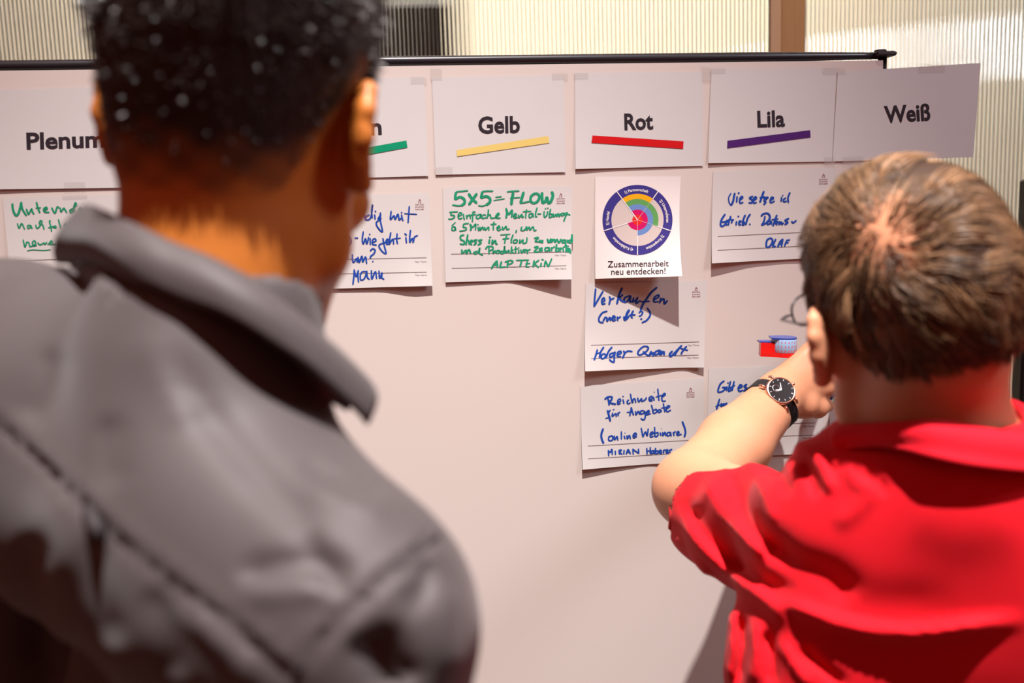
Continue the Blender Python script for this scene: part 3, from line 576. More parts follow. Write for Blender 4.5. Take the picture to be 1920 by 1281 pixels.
# Verkaufen
o_, sc = (1090, 525), 7.117
s = Sheet('topic_card', (1099, 531), (1325.5, 526.5), (1320.5, 689.5), (1097.4, 696.5), M['card'], 'card with blue writing Verkaufen below the round diagram poster', 'card', G2, ((0, 11.5), (.25, 7.5), (.5, 4.5), (.85, .8), (1, 6)), pw=2.6)
writing(s, 'handwriting', o_, sc, 24, [
    [(192, 115), (180, 230), (170, 355)], [(170, 355), (220, 270), (290, 150)], [(270, 300), (310, 275), (300, 240), (275, 265), (280, 320), (320, 315)], [(375, 220), (385, 260), (370, 330)], [(380, 270), (440, 240)], (28, [(545, 105), (505, 200), (475, 320)]), [(555, 195), (500, 250)], [(500, 245), (560, 295)],
    [(650, 210), (580, 240), (575, 295), (620, 280), (660, 215), (650, 290), (680, 285)], [(700, 235), (685, 295), (735, 260), (750, 235), (730, 315), (785, 275)], (28, [(1010, 100), (930, 170), (860, 270), (820, 330), (790, 410)]), [(790, 290), (850, 290), (910, 285)], [(960, 270), (1030, 230), (1030, 200), (980, 230), (970, 290), (1030, 290)], [(1065, 240), (1045, 310)], [(1050, 290), (1100, 250), (1110, 320), (1150, 275)],
    [(345, 415), (280, 440), (235, 510), (245, 560), (295, 570)], [(290, 550), (320, 500), (340, 510), (345, 550), (380, 500), (390, 545)], [(410, 520), (450, 500), (430, 480), (410, 520), (430, 545), (460, 530)], [(480, 490), (485, 545)], [(480, 520), (525, 490)], (34, [(570, 490), (585, 535), (610, 450), (640, 400)]), [(600, 530), (640, 480)], [(695, 410), (665, 470), (680, 510)], [(640, 470), (720, 465)],
    (20, [(770, 440), (790, 420), (820, 430), (800, 470), (770, 485)]), [(790, 520), (810, 522)], [(880, 375), (915, 430), (915, 480), (870, 540), (810, 570)],
    [(215, 930), (195, 1000), (172, 1070)], [(300, 895), (260, 960), (240, 1040)], (18, [(195, 990), (270, 960)]), [(295, 985), (268, 1010), (272, 1048), (310, 1040), (325, 1000), (295, 985)], [(410, 895), (360, 960), (330, 1040)], [(440, 970), (385, 990), (385, 1030), (430, 1005), (450, 960), (440, 1030), (435, 1095), (400, 1085), (375, 1060)],
    [(480, 1000), (530, 975), (520, 950), (485, 970), (485, 1020), (530, 1020)], [(565, 945), (575, 985), (550, 1045)], [(570, 985), (620, 950), (680, 955)], [(890, 890), (830, 890), (770, 940), (755, 985), (790, 1000), (860, 960), (895, 910), (870, 885)], [(825, 955), (860, 990), (905, 1015)], [(935, 950), (910, 1005), (960, 970), (955, 1020)],
    [(1045, 935), (990, 960), (985, 1000), (1025, 985), (1050, 940), (1040, 1000)], [(1075, 945), (1060, 1000), (1100, 955), (1105, 1005)], (28, [(1215, 950), (1180, 990), (1190, 1020), (1230, 990), (1340, 875)]), [(1300, 920), (1265, 970), (1250, 1010)], [(1405, 885), (1360, 940), (1330, 990)], [(1330, 915), (1420, 940)]], M['ink_blue'])
rules(s, [(z(o_, sc, (130, 872)), z(o_, sc, (1572, 826))), (z(o_, sc, (130, 1050)), z(o_, sc, (1565, 1001)))], [('Mein Thema', *z(o_, sc, (1572, 868)), .03), ('Mein Name', *z(o_, sc, (1565, 1035)), .03)])
emblem(s, *[1090 + x / sc for x in (1480, 1587)], 525 + 125 / sc, [525 + y / sc for y in (160, 190, 220)])

# Reichweite
o_, sc = (1085, 700), 6.741
s = Sheet('topic_card', (1088.5, 724), (1319, 709), (1320, 865), (1092.4, 881), M['card'], 'lowest card with blue writing Reichweite, touching the raised elbow', 'card', G2, ((0, 6), (.3, 2.5), (.55, .4), (.8, 3.5), (1, 5)), pw=2.6)
writing(s, 'handwriting', o_, sc, 19, [
    (22, [(365, 300), (378, 350), (385, 405)]), (24, [(330, 330), (370, 300), (420, 300), (410, 340), (375, 358)]), (26, [(375, 358), (415, 380), (470, 390)]), [(490, 370), (530, 350), (520, 325), (495, 345), (495, 390), (530, 380)], [(560, 330), (572, 385)], [(555, 295), (566, 290)], [(635, 335), (612, 360), (625, 385), (655, 372)], [(655, 260), (665, 320), (680, 372), (690, 330), (710, 325), (722, 370)],
    [(745, 310), (760, 360), (795, 320), (800, 355), (845, 330), (855, 305)], [(890, 340), (930, 315), (920, 290), (890, 315), (900, 350), (935, 345)], [(945, 300), (955, 345)], (14, [(953, 240), (958, 235)]), [(1000, 195), (1008, 280), (1015, 345)], (15, [(975, 300), (1060, 275)]), [(1055, 300), (1095, 270), (1080, 255), (1052, 300), (1060, 350), (1100, 350)],
    (26, [(365, 470), (385, 540), (400, 605)]), [(400, 465), (375, 500)], (16, [(340, 570), (400, 555)]), [(430, 500), (425, 545), (470, 510), (475, 550)], (13, [(433, 462), (452, 455)]), [(495, 500), (500, 540)], [(497, 510), (522, 490)], [(645, 540), (658, 480), (665, 430)], [(665, 430), (680, 490), (695, 530)], (16, [(610, 495), (685, 485)]), [(720, 480), (725, 525), (755, 480), (770, 520)],
    [(820, 470), (785, 480), (785, 515), (825, 500), (835, 480), (842, 550), (820, 590), (785, 570)], [(850, 510), (890, 490), (885, 470), (860, 490), (860, 525), (910, 510)], [(920, 400), (935, 460), (945, 505), (985, 490), (980, 455), (945, 470)], [(1020, 455), (1000, 480), (1020, 495), (1045, 475), (1020, 455)], [(1070, 380), (1080, 440), (1090, 490)], (15, [(1045, 440), (1120, 425)]), [(1110, 450), (1150, 420), (1130, 410), (1105, 445), (1120, 485), (1165, 465)],
    (26, [(310, 700), (287, 770), (292, 830), (315, 885)]), [(410, 790), (380, 810), (385, 850), (425, 845), (430, 800), (405, 788)], [(450, 790), (455, 840), (485, 800), (495, 845)], [(540, 735), (540, 835)], [(575, 790), (585, 830)], (14, [(583, 755), (589, 755)]), [(610, 785), (615, 830), (640, 785), (655, 830)], [(690, 795), (730, 775), (715, 755), (690, 780), (695, 815), (735, 800)],
    [(790, 690), (812, 805)], [(812, 805), (845, 740), (865, 790), (880, 700)], [(905, 780), (940, 760), (930, 740), (905, 765), (910, 805), (945, 795)], [(960, 680), (965, 795), (1000, 785), (1000, 750), (965, 760)], [(1030, 750), (1040, 790)], (13, [(1045, 700), (1050, 700)]), [(1060, 745), (1065, 790), (1090, 745), (1100, 790)], [(1155, 745), (1120, 755), (1120, 790), (1155, 780), (1160, 745), (1170, 795)], [(1195, 745), (1205, 790)], [(1200, 755), (1225, 735)], [(1240, 770), (1270, 750), (1255, 735), (1240, 760), (1250, 785), (1300, 770)],
    (24, [(1310, 610), (1340, 690), (1350, 750), (1335, 805)]),
    [(375, 970), (380, 1045)], [(378, 985), (400, 1000), (420, 960), (425, 1030)], [(462, 980), (465, 1030)], [(510, 970), (515, 1025)], [(510, 975), (540, 970), (520, 1000), (550, 1025)], [(575, 970), (570, 1025)], [(600, 1025), (625, 965), (655, 1020)], [(605, 1000), (650, 998)], [(690, 1025), (685, 955)], [(685, 960), (720, 985), (755, 1010)], [(760, 1015), (755, 955)],
    [(860, 945), (865, 1025)], [(905, 935), (905, 1020)], [(865, 985), (905, 978)], [(945, 975), (920, 985), (920, 1015), (945, 1005), (950, 975), (960, 1015)], [(970, 945), (975, 1015), (1005, 1005), (1000, 980), (975, 985)], [(1020, 1000), (1045, 985), (1030, 970), (1020, 995), (1035, 1015), (1055, 1005)], [(1070, 970), (1075, 1010)], [(1072, 980), (1095, 965)], [(1105, 995), (1130, 980), (1115, 965), (1105, 990), (1115, 1010), (1140, 1000)], [(1150, 965), (1155, 1005)], [(1152, 975), (1180, 960)]], M['ink_blue'])
rules(s, [(z(o_, sc, (115, 920)), z(o_, sc, (1500, 842))), (z(o_, sc, (120, 1082)), z(o_, sc, (1500, 998)))], [])
emblem(s, *[1085 + x / sc for x in (1365, 1465)], 700 + 210 / sc, [700 + y / sc for y in (243, 270, 297)], -.04)

# Lila column
o_, sc = (1330, 320), 6.741
s = Sheet('topic_card', (1337.5, 322), (1568, 315), (1572, 482), (1335, 494), M['card'], 'card with blue writing below the Lila sheet, behind the brown haired head', 'card', G2, ((0, 9), (.3, 3.5), (.6, 2), (1, 4)), pw=2.6)
writing(s, 'handwriting', o_, sc, 22, [
    (16, [(275, 285), (245, 340), (250, 400), (275, 440)]), (26, [(275, 440), (300, 390), (312, 330), (322, 285)]), [(352, 325), (345, 400)], [(368, 275), (376, 292)], [(385, 370), (420, 345), (410, 325), (385, 360), (390, 410), (428, 400)], (26, [(550, 325), (512, 345), (545, 375), (535, 405), (500, 405)]), [(560, 380), (595, 350), (580, 330), (555, 370), (565, 410), (598, 400)],
    (26, [(690, 260), (665, 330), (640, 400)]), [(640, 340), (700, 330)], (26, [(680, 345), (740, 340), (695, 375), (712, 395), (690, 430)]), [(770, 380), (810, 350), (790, 335), (770, 375), (780, 405), (825, 385)], [(915, 335), (908, 390)], [(925, 312), (931, 318)], [(968, 345), (940, 365), (945, 395), (978, 385)], [(1020, 275), (995, 340), (1000, 405)],
    (24, [(200, 550), (155, 620), (142, 680), (160, 705), (200, 680), (205, 650), (160, 650)]), [(210, 660), (232, 640), (218, 632), (205, 665), (225, 690)], [(272, 575), (250, 640), (240, 690)], [(235, 625), (285, 615)], [(290, 620), (280, 665)], [(285, 640), (307, 615)], [(345, 640), (338, 690)], [(365, 572), (371, 586)], [(375, 665), (400, 640), (380, 640), (375, 680), (400, 685)], (24, [(455, 560), (430, 620), (420, 685), (445, 670), (430, 640)]), (24, [(518, 550), (485, 600), (460, 685)]), [(510, 672), (515, 684)],
    [(705, 575), (690, 640), (660, 690)], (26, [(660, 690), (720, 660), (765, 600), (745, 545), (690, 545), (655, 575)]), (24, [(770, 630), (735, 650), (740, 680), (770, 665), (780, 640), (785, 680)]), (24, [(855, 560), (825, 640), (805, 700)]), [(790, 620), (870, 610)], [(840, 670), (865, 650), (850, 640), (840, 665), (857, 686)], [(890, 640), (880, 680), (910, 650), (915, 680), (940, 660)], (26, [(1005, 605), (960, 630), (990, 655), (955, 682)]),
    [(1040, 640), (1060, 660), (1100, 630)],
    (24, [(775, 850), (730, 880), (720, 950), (745, 970), (785, 930), (800, 880), (775, 850)]), [(840, 865), (812, 930), (800, 965)], [(800, 965), (840, 955)], (24, [(865, 965), (895, 900), (930, 865)]), [(930, 865), (910, 965)], (18, [(880, 930), (930, 915)]), [(980, 880), (950, 955)], [(975, 882), (1018, 875)], [(960, 915), (1000, 910)]], M['ink_blue'])
rules(s, [(z(o_, sc, (105, 832)), z(o_, sc, (1560, 762))), (z(o_, sc, (105, 1007)), z(o_, sc, (1560, 936)))], [])
emblem(s, *[1330 + x / sc for x in (1390, 1496)], 320 + 70 / sc, [320 + y / sc for y in (110, 137, 164)])

# Gibt es
o_, sc = (1320, 600), 5.125
s = Sheet('topic_card', (1329.5, 691), (1547, 684), (1543, 850), (1325, 859), M['card'], 'card with blue writing behind the wristwatch and forearm', 'card', G2, ((0, 2), (1, 2)))
writing(s, 'handwriting', o_, sc, 17, [
    [(195, 585), (155, 620), (135, 690), (180, 685), (205, 650), (175, 650)], [(222, 640), (215, 680)], (14, [(228, 600), (234, 610)]), [(255, 590), (235, 680), (258, 672), (255, 645)], [(290, 590), (270, 680)], (13, [(265, 640), (297, 630)]), [(330, 660), (365, 640), (350, 622), (330, 655), (340, 685), (372, 675)], (19, [(412, 618), (387, 638), (412, 658), (380, 682)]),
    (20, [(505, 595), (550, 572)]), [(548, 575), (520, 640)], [(150, 760), (135, 810), (120, 860)], (13, [(112, 832), (155, 815)]), [(168, 800), (165, 830), (190, 805), (190, 832)], [(205, 800), (205, 830)], [(207, 812), (222, 798)],
    (20, [(1005, 845), (1014, 892), (1032, 845)]), [(540, 1060), (520, 1100), (545, 1110), (565, 1070), (540, 1060)], [(612, 1070), (602, 1105)], [(602, 1105), (650, 1095)], (20, [(655, 1105), (695, 1045)]), [(695, 1045), (690, 1092)], (13, [(665, 1080), (702, 1075)]), [(735, 1045), (718, 1095)], [(732, 1046), (768, 1042)], [(722, 1070), (757, 1065)]], M['ink_blue'])
rules(s, [(z(o_, sc, (60, 1015)), z(o_, sc, (1068, 990))), (z(o_, sc, (60, 1140)), z(o_, sc, (1055, 1107)))], [('Mein Thema', *z(o_, sc, (1058, 1019)), .02), ('Mein Name', *z(o_, sc, (1058, 1132)), .02)])
s = Sheet('topic_card', (1553, 688), (1772, 680), (1768, 838), (1557, 846), M['card'], 'card with green writing in the Weiß column, mostly behind the man\'s face', 'card', G2, ((0, 1), (1, 1)))
writing(s, 'handwriting', o_, sc, 11, [[(1237, 812), (1258, 700), (1290, 830)], [(1245, 770), (1290, 755)], [(1300, 740), (1305, 830)], [(1268, 745), (1330, 725)], [(1290, 800), (1318, 770), (1322, 830)], [(1340, 790), (1355, 830), (1385, 790), (1390, 850)], [(1410, 780), (1420, 840), (1450, 800)]], M['ink_green'])
rules(s, [(z(o_, sc, (1225, 998)), z(o_, sc, (2280, 985)))], [])

# ------------------------------------------------------------------ bodies: blended distance fields turned into one continuous mesh
class SDF:
    def __init__(s): s.ops = []; s.disp = None
    def _put(s, fn, c, R, k, sub): s.ops.append((fn, np.asarray(c, float), R, k, sub)); return s
    def cap(s, a, b, ra, rb=None, k=0.02, sub=False):
        rb = ra if rb is None else rb; a = np.asarray(a, float); b = np.asarray(b, float); ba = b - a; L2 = ba @ ba + 1e-12
        def fn(p):
            q = p - a; t = np.clip(q @ ba / L2, 0, 1)
            return np.sqrt(((q - t[:, None] * ba) ** 2).sum(1)) - (ra + (rb - ra) * t)
        return s._put(fn, (a + b) / 2, np.sqrt(L2) / 2 + max(ra, rb), k, sub)
    def chain(s, pts, rad, k=0.02, sub=False):
        for i in range(len(pts) - 1): s.cap(pts[i], pts[i + 1], rad[i], rad[i + 1], k, sub)
        return s
    def ell(s, c, r, R=None, k=0.02, sub=False):
        c = np.asarray(c, float); r = np.asarray(r, float); R = np.eye(3) if R is None else np.asarray(R, float)   # rows of R: axes
        def fn(p):
            q = (p - c) @ R.T; k0 = np.sqrt(((q / r) ** 2).sum(1)); k1 = np.sqrt(((q / r ** 2) ** 2).sum(1)) + 1e-9
            return k0 * (k0 - 1) / k1
        return s._put(fn, c, r.max(), k, sub)
    def fn(s, f, c, R, k=0.01, sub=False): return s._put(f, c, R, k, sub)
    def ev(s, p):
        d = np.full(len(p), 0.5)
        for fn, c, R, k, sub in s.ops:
            mk_ = ((p - c) ** 2).sum(1) < (R + 0.075) ** 2
            if not mk_.any(): continue
            e = fn(p[mk_]); x = d[mk_]
            if sub:
                h = np.clip(.5 - .5 * (x + e) / k, 0, 1); d[mk_] = x + (-e - x) * h + k * h * (1 - h)
            else:
                h = np.clip(.5 + .5 * (x - e) / k, 0, 1); d[mk_] = x + (e - x) * h - k * h * (1 - h)
        if s.disp is not None:
            near = np.abs(d) < 0.05
            if near.any(): d[near] -= s.disp(p[near])
        return d
    def grad(s, p, e=0.002):
        g = np.stack([s.ev(p + v) - s.ev(p - v) for v in np.eye(3) * e], 1)
        return g / (np.linalg.norm(g, axis=1)[:, None] + 1e-9)
def surface(f, lo, hi, h):
    """naive surface nets over the blocks near the surface"""
    B = 8; lo = np.asarray(lo, float); nb = np.ceil((np.asarray(hi) - lo) / (B * h)).astype(int); n = nb * B
    bi = np.stack(np.meshgrid(*[np.arange(k) for k in nb], indexing='ij'), -1).reshape(-1, 3)
    bc = lo + (bi + .5 - .5 / B) * B * h; dc = f(bc); near = np.abs(dc) < B * h * 1.25
    D = np.repeat(np.repeat(np.repeat(np.sign(dc).reshape(nb), B, 0), B, 1), B, 2).astype(np.float32)
    loc = np.stack(np.meshgrid(*[np.arange(B)] * 3, indexing='ij'), -1).reshape(-1, 3)
    idx = np.flatnonzero(near)
    for s0 in range(0, len(idx), 1500):
        g = (bi[idx[s0:s0 + 1500], None, :] * B + loc[None]).reshape(-1, 3)
        D[g[:, 0], g[:, 1], g[:, 2]] = f(lo + g * h)
    D[0] = D[-1] = 1; D[:, 0] = D[:, -1] = 1; D[:, :, 0] = D[:, :, -1] = 1
    S = D < 0; cs = [slice(0, -1), slice(1, None)]; cnt = np.zeros(n - 1, np.int8)
    for i in (0, 1):
        for j in (0, 1):
            for k in (0, 1): cnt += S[cs[i], cs[j], cs[k]]
    act = np.argwhere((cnt > 0) & (cnt < 8)); num = np.full(n - 1, -1, np.int32); num[tuple(act.T)] = np.arange(len(act))
    P = np.zeros((len(act), 3)); N = np.zeros(len(act))
    for ax in range(3):
        o1, o2 = [(1, 2), (0, 2), (0, 1)][ax]
        for a in (0, 1):
            for b in (0, 1):
                q = act.copy(); q[:, o1] += a; q[:, o2] += b; r = q.copy(); r[:, ax] += 1
                x = D[tuple(q.T)]; y = D[tuple(r.T)]; cr_ = (x < 0) != (y < 0)
                t = x[cr_] / (x[cr_] - y[cr_]); pt = q[cr_].astype(float); pt[:, ax] += t; P[cr_] += pt; N[cr_] += 1
    V_ = lo + P / N[:, None] * h; F = []
    for ax in range(3):
        o1, o2 = [(1, 2), (2, 0), (0, 1)][ax]
        sl0 = [slice(1, -1)] * 3; sl1 = [slice(1, -1)] * 3; sl0[ax] = slice(0, -1); sl1[ax] = slice(1, None)
        a = S[tuple(sl0)]; b = S[tuple(sl1)]
        for w_, flip in ((a & ~b, False), (~a & b, True)):
            e = np.argwhere(w_); e[:, o1] += 1; e[:, o2] += 1
            def c(d1, d2):
                q = e.copy(); q[:, o1] -= d1; q[:, o2] -= d2; return num[tuple(q.T)]
            qd = np.stack([c(1, 1), c(0, 1), c(0, 0), c(1, 0)], 1)
            F.append(qd[:, ::-1] if flip else qd)
    F = np.vstack(F); F = F[(F >= 0).all(1)]
    return V_, F
def polydist(px, py, poly):
    d = np.full(px.shape, 1e9); t_at = np.zeros(px.shape); P = np.asarray(poly, float); n = len(P) - 1
    for i in range(n):
        a, b = P[i], P[i + 1]; ba = b - a; t = np.clip(((px - a[0]) * ba[0] + (py - a[1]) * ba[1]) / (ba @ ba + 1e-9), 0, 1)
        e = np.hypot(px - a[0] - t * ba[0], py - a[1] - t * ba[1]); m_ = e < d; d[m_] = e[m_]; t_at[m_] = (i + t[m_]) / n
    return d, t_at
def folds(lst, noise=None):
    """cloth folds: (polyline seen in the picture, height m, width px); a fold runs over the cloth below that line"""
    def fn(p):
        x, y, z_ = proj(p); out = np.zeros(len(p))
        for pl, amp, wd in lst:
            P = cr(pl, 6); bx0, by0 = P.min(0) - 3 * wd; bx1, by1 = P.max(0) + 3 * wd
            m_ = (x > bx0) & (x < bx1) & (y > by0) & (y < by1)
            if not m_.any(): continue
            d, t = polydist(x[m_], y[m_], P); out[m_] += amp * np.exp(-(d / wd) ** 2) * np.clip(np.minimum(t, 1 - t) * 6, 0.0, 1)
        if noise: out += noise(p)
        return out
    return fn
def wrinkle(amp, sc):
    ph = np.random.default_rng(3).random((6, 3)) * 6.28
    def fn(p):
        o = np.zeros(len(p))
        for i, (kx, ky, kz) in enumerate(((1, .4, .3), (.2, 1.1, -.5), (.6, -.7, .8), (1.7, .9, -1.2), (-1.5, 1.3, 1.9), (.7, 2.2, -1.6))):
            o += np.sin(sc * (kx * p[:, 0] + ky * p[:, 1] + kz * p[:, 2]) + ph[i, 0] + 1.3 * np.sin(sc * .6 * (p[:, 2] + p[:, 1]) + ph[i, 1])) / (1 + .4 * i)
        return amp * o
    return fn

def frame(F, U):
    F = np.asarray(F, float); F = F / np.linalg.norm(F); U = np.asarray(U, float); U = U - F * (U @ F); U /= np.linalg.norm(U)
    return np.stack([np.cross(F, U), F, U])      # rows: right, forward, up
def headframe(yaw, pitch, tilt):
    """yaw to the right, pitch up, tilt of the crown to the right; level and facing +Y at zero"""
    y, p, t = map(math.radians, (yaw, pitch, tilt))
    F = np.array([math.sin(y) * math.cos(p), math.cos(y) * math.cos(p), math.sin(p)])
    R0 = np.array([math.cos(y), -math.sin(y), 0]); U0 = np.cross(R0, F)
    return frame(F, U0 * math.cos(t) + R0 * math.sin(t))
def head(S, O, R, neck, nr=0.056, width=1.0, ear=.35):
    """O: point between the ears; R rows right, forward, up; neck: list of world points from the skull down"""
    L = lambda x, y, z: O + np.array([x, y, z]) @ R
    w = width
    S.ell(L(0, -.014, .040), (.0755 * w, .095, .087), R, .01)
    S.ell(L(0, .006, .050), (.069 * w, .086, .075), R, .012)
    S.ell(L(0, .040, -.030), (.060 * w, .056, .076), R, .018)
    S.ell(L(0, -.042, -.005), (.058 * w, .050, .056), R, .016)
    for q in (-1, 1):
        S.chain([L(q * .058 * w, .006, -.030), L(q * .054 * w, .016, -.066), L(q * .024, .080, -.106)], [.018, .017, .016], .025)
        S.ell(L(q * .042, .070, -.028), (.020, .018, .018), R, .02)
        S.cap(L(q * .014, .090, .022), L(q * .046, .078, .020), .010, .008, .012)
        S.ell(L(q * .031, .092, .003), (.015, .012, .010), R, .010, True)
        S.ell(L(q * .031, .080, .002), (.0125, .0125, .0125), R, .003)
        S.cap(L(q * .017, .090, .009), L(q * .044, .083, .007), .0035, .003, .006)
        S.cap(L(q * .017, .089, -.006), L(q * .044, .083, -.006), .003, .003, .006)
    S.ell(L(0, .084, -.110), (.020, .016, .016), R, .02)
    S.chain([L(0, .096, .012), L(0, .113, -.026), L(0, .117, -.034)], [.008, .011, .0115], .012)
    for q in (-1, 1): S.ell(L(q * .012, .103, -.038), (.009, .010, .008), R, .006)
    S.cap(L(-.018, .094, -.066), L(.018, .094, -.066), .0055, .0055, .006); S.cap(L(-.016, .093, -.077), L(.016, .093, -.077), .0065, .0065, .006)
    S.cap(L(-.024, .098, -.0712), L(.024, .098, -.0712), .0016, .0016, .002, True)
    S.chain(neck, [nr * 1.0] * (len(neck) - 1) + [nr * 1.12], .018)
    for q in (-1, 1):   # ears
        B = frame(R[1] * .90 - R[0] * q * ear, R[2] * .97 - R[1] * .20)   # rows: side, along, up
        c = L(q * (.083 * w + .006 * (ear - .35) / .27), -.006, .002)
        E = .92
        S.ell(c, (.007, .0170, .0285), B, .006)
        rim = [c + B[1] * y * E + B[2] * z_ * E + B[0] * 0.003 * q for y, z_ in ((.010, .004), (.012, .020), (.003, .030), (-.010, .026), (-.017, .012), (-.016, -.006), (-.008, -.022), (.002, -.031), (.009, -.026))]
        S.chain(rim, [.0035, .0042, .0046, .0048, .0048, .0044, .0042, .0066, .005], .004)
        S.ell(c + B[0] * q * .008 + B[2] * .001 - B[1] * .001, (.0072, .0078, .0138), B, .004, True)
        S.cap(c + B[0] * q * .004 + B[1] * .002 + B[2] * .010, c + B[0] * q * .004 - B[1] * .008 - B[2] * .005, .0025, .0025, .004)
        S.cap(L(q * .076 * w, .004, .012), L(q * .074 * w, .002, -.022), .006, .006, .008)
    return S
def hand(S, w, fdir, ndir, tdir, sc=1.0, curl=0.5):
    """relaxed hand: w wrist, fdir along the palm, ndir out of the back of the hand, tdir towards the thumb"""
    f = np.asarray(fdir, float); n = np.asarray(ndir, float); t = np.asarray(tdir, float)
    for i, (lat, L0, ln) in enumerate(((.030, .092, (.042, .025, .020)), (.010, .096, (.046, .029, .021)), (-.010, .092, (.042, .027, .021)), (-.029, .084, (.033, .020, .019)))):
        a = w + (f * L0 + t * lat) * sc; S.cap(w + t * lat * .55 * sc, a, .017 * sc, .0125 * sc, .012)
        d = f.copy(); p_ = a
        for j, l in enumerate(ln):
            an = curl * (.6 + .25 * j + .08 * i); d = d * math.cos(an) - n * math.sin(an); n2 = n; e = p_ + d * l * sc
            n = n * math.cos(an) + (d * math.cos(an) * 0 + f * 0); n = n2 - d * (n2 @ d); n /= np.linalg.norm(n)
            S.cap(p_, e, (.0095 - .0009 * j) * sc, (.0088 - .0009 * j) * sc, .004); p_ = e
        n = np.asarray(ndir, float)
    S.chain([w + (f * .018 + t * .022) * sc, w + (f * .052 + t * .048 - n * .012) * sc, w + (f * .082 + t * .056 - n * .024) * sc, w + (f * .106 + t * .054 - n * .032) * sc], [.017 * sc, .0125 * sc, .0105 * sc, .008 * sc], .008)
    return S

def hairmask(l, tab):
    return l[:, 2] - np.interp(l[:, 1], [t[0] for t in tab], [t[1] for t in tab])
def cap_mesh(V_, F, N, keep, th):
    """a thin layer grown over part of a skin mesh"""
    used = keep[F].all(1); f = F[used]; ids = np.unique(f); mp = np.full(len(V_), -1); mp[ids] = np.arange(len(ids))
    return V_[ids] + N[ids] * th[ids][:, None], mp[f]
def strands(roots, paths_fn, seg, r0, r1, tone, seed):
    """tapered three-sided hairs; paths_fn yields the successive points"""
    P = paths_fn(roots, seg)              # seg+1 arrays of points
    n = len(roots); verts = []; g = np.random.default_rng(seed); ang = g.random(n) * 6.28
    for i in range(seg + 1):
        t = P[min(i + 1, seg)] - P[max(i - 1, 0)]; t /= np.linalg.norm(t, axis=1)[:, None] + 1e-9
        a = np.cross(t, np.array([.31, .77, .55])); a /= np.linalg.norm(a, axis=1)[:, None] + 1e-9; b = np.cross(t, a)
        r = r0 + (r1 - r0) * (i / seg) ** 1.5
        for k in range(3):
            an = ang + 2.0944 * k; verts.append(P[i] + (a * np.cos(an)[:, None] + b * np.sin(an)[:, None]) * r)
    Vv = np.stack(verts, 1).reshape(-1, 3); m_ = (seg + 1) * 3; base = np.arange(n)[:, None] * m_; F = []
    for i in range(seg):
        for k in range(3): F.append(base + np.array([i * 3 + k, i * 3 + (k + 1) % 3, i * 3 + 3 + (k + 1) % 3, i * 3 + 3 + k]))
    return Vv, np.vstack(F), np.repeat(tone, m_, 0)
def sheet_mesh(rows, th):
    """rows of points (a loft) thickened into cloth"""
    A = np.array(rows, float); m_, n = A.shape[:2]
    du = np.gradient(A, axis=1); dv = np.gradient(A, axis=0); N = np.cross(du, dv); N /= np.linalg.norm(N, axis=2)[:, :, None] + 1e-9
    v = np.vstack([(A + N * th / 2).reshape(-1, 3), (A - N * th / 2).reshape(-1, 3)]); o = m_ * n; f = []
    for i in range(m_ - 1):
        for j in range(n - 1):
            a, b, c, d = i * n + j, i * n + j + 1, (i + 1) * n + j + 1, (i + 1) * n + j
            f += [(a, b, c, d), (o + d, o + c, o + b, o + a)]
    rim = list(range(n)) + [i * n + n - 1 for i in range(1, m_)] + [(m_ - 1) * n + j for j in range(n - 2, -1, -1)] + [i * n for i in range(m_ - 2, 0, -1)]
    for i in range(len(rim)):
        a, b = rim[i], rim[(i + 1) % len(rim)]; f.append((b, a, o + a, o + b))
    return v, f
def legs(root, hip, yaw, col):
    """trousers and shoes from the hip point down to the floor"""
    y = math.radians(yaw); r = np.array([math.cos(y), -math.sin(y), 0]); f = np.array([math.sin(y), math.cos(y), 0]); S = SDF(); hip = np.asarray(hip)
    S.ell(hip, (.175, .12, .13), np.stack([r, f, [0, 0, 1]]), .03)
    for q in (-1, 1):
        a = hip + r * q * .09; g0 = np.array([a[0], a[1], 0]) + r * q * .02
        S.chain([a + [0, 0, -.02], g0 + f * .015 + [0, 0, .50], g0 + [0, 0, .07]], [.092, .066, .055], .03)
    v, fc = surface(S.ev, [hip[0] - .35, hip[1] - .35, .01], [hip[0] + .35, hip[1] + .35, hip[2] + .2], .008); mk('trousers', v, fc, col, root)
    for q in (-1, 1):
        T = SDF(); g0 = np.array([hip[0], hip[1], 0]) + r * q * .11
        T.cap(g0 - f * .04 + [0, 0, .045], g0 + f * .15 + [0, 0, .034], .043, .036, .02).ell(g0 + [0, 0, .08], (.045, .05, .05), None, .02)
        T.fn(lambda p: p[:, 2] - 0.0, g0, .4, .002, False) if False else None
        v, fc = surface(lambda p: np.maximum(T.ev(p), -p[:, 2] + .001), [g0[0] - .26, g0[1] - .26, -.02], [g0[0] + .26, g0[1] + .26, .16], .006); mk('shoe', v, fc, M['shoe'], root)
def normals_of(S, V_):
    out = np.zeros_like(V_)
    for i in range(0, len(V_), 200000): out[i:i + 200000] = S.grad(V_[i:i + 200000])
    return out
Z = np.array([0, 0, 1.0])

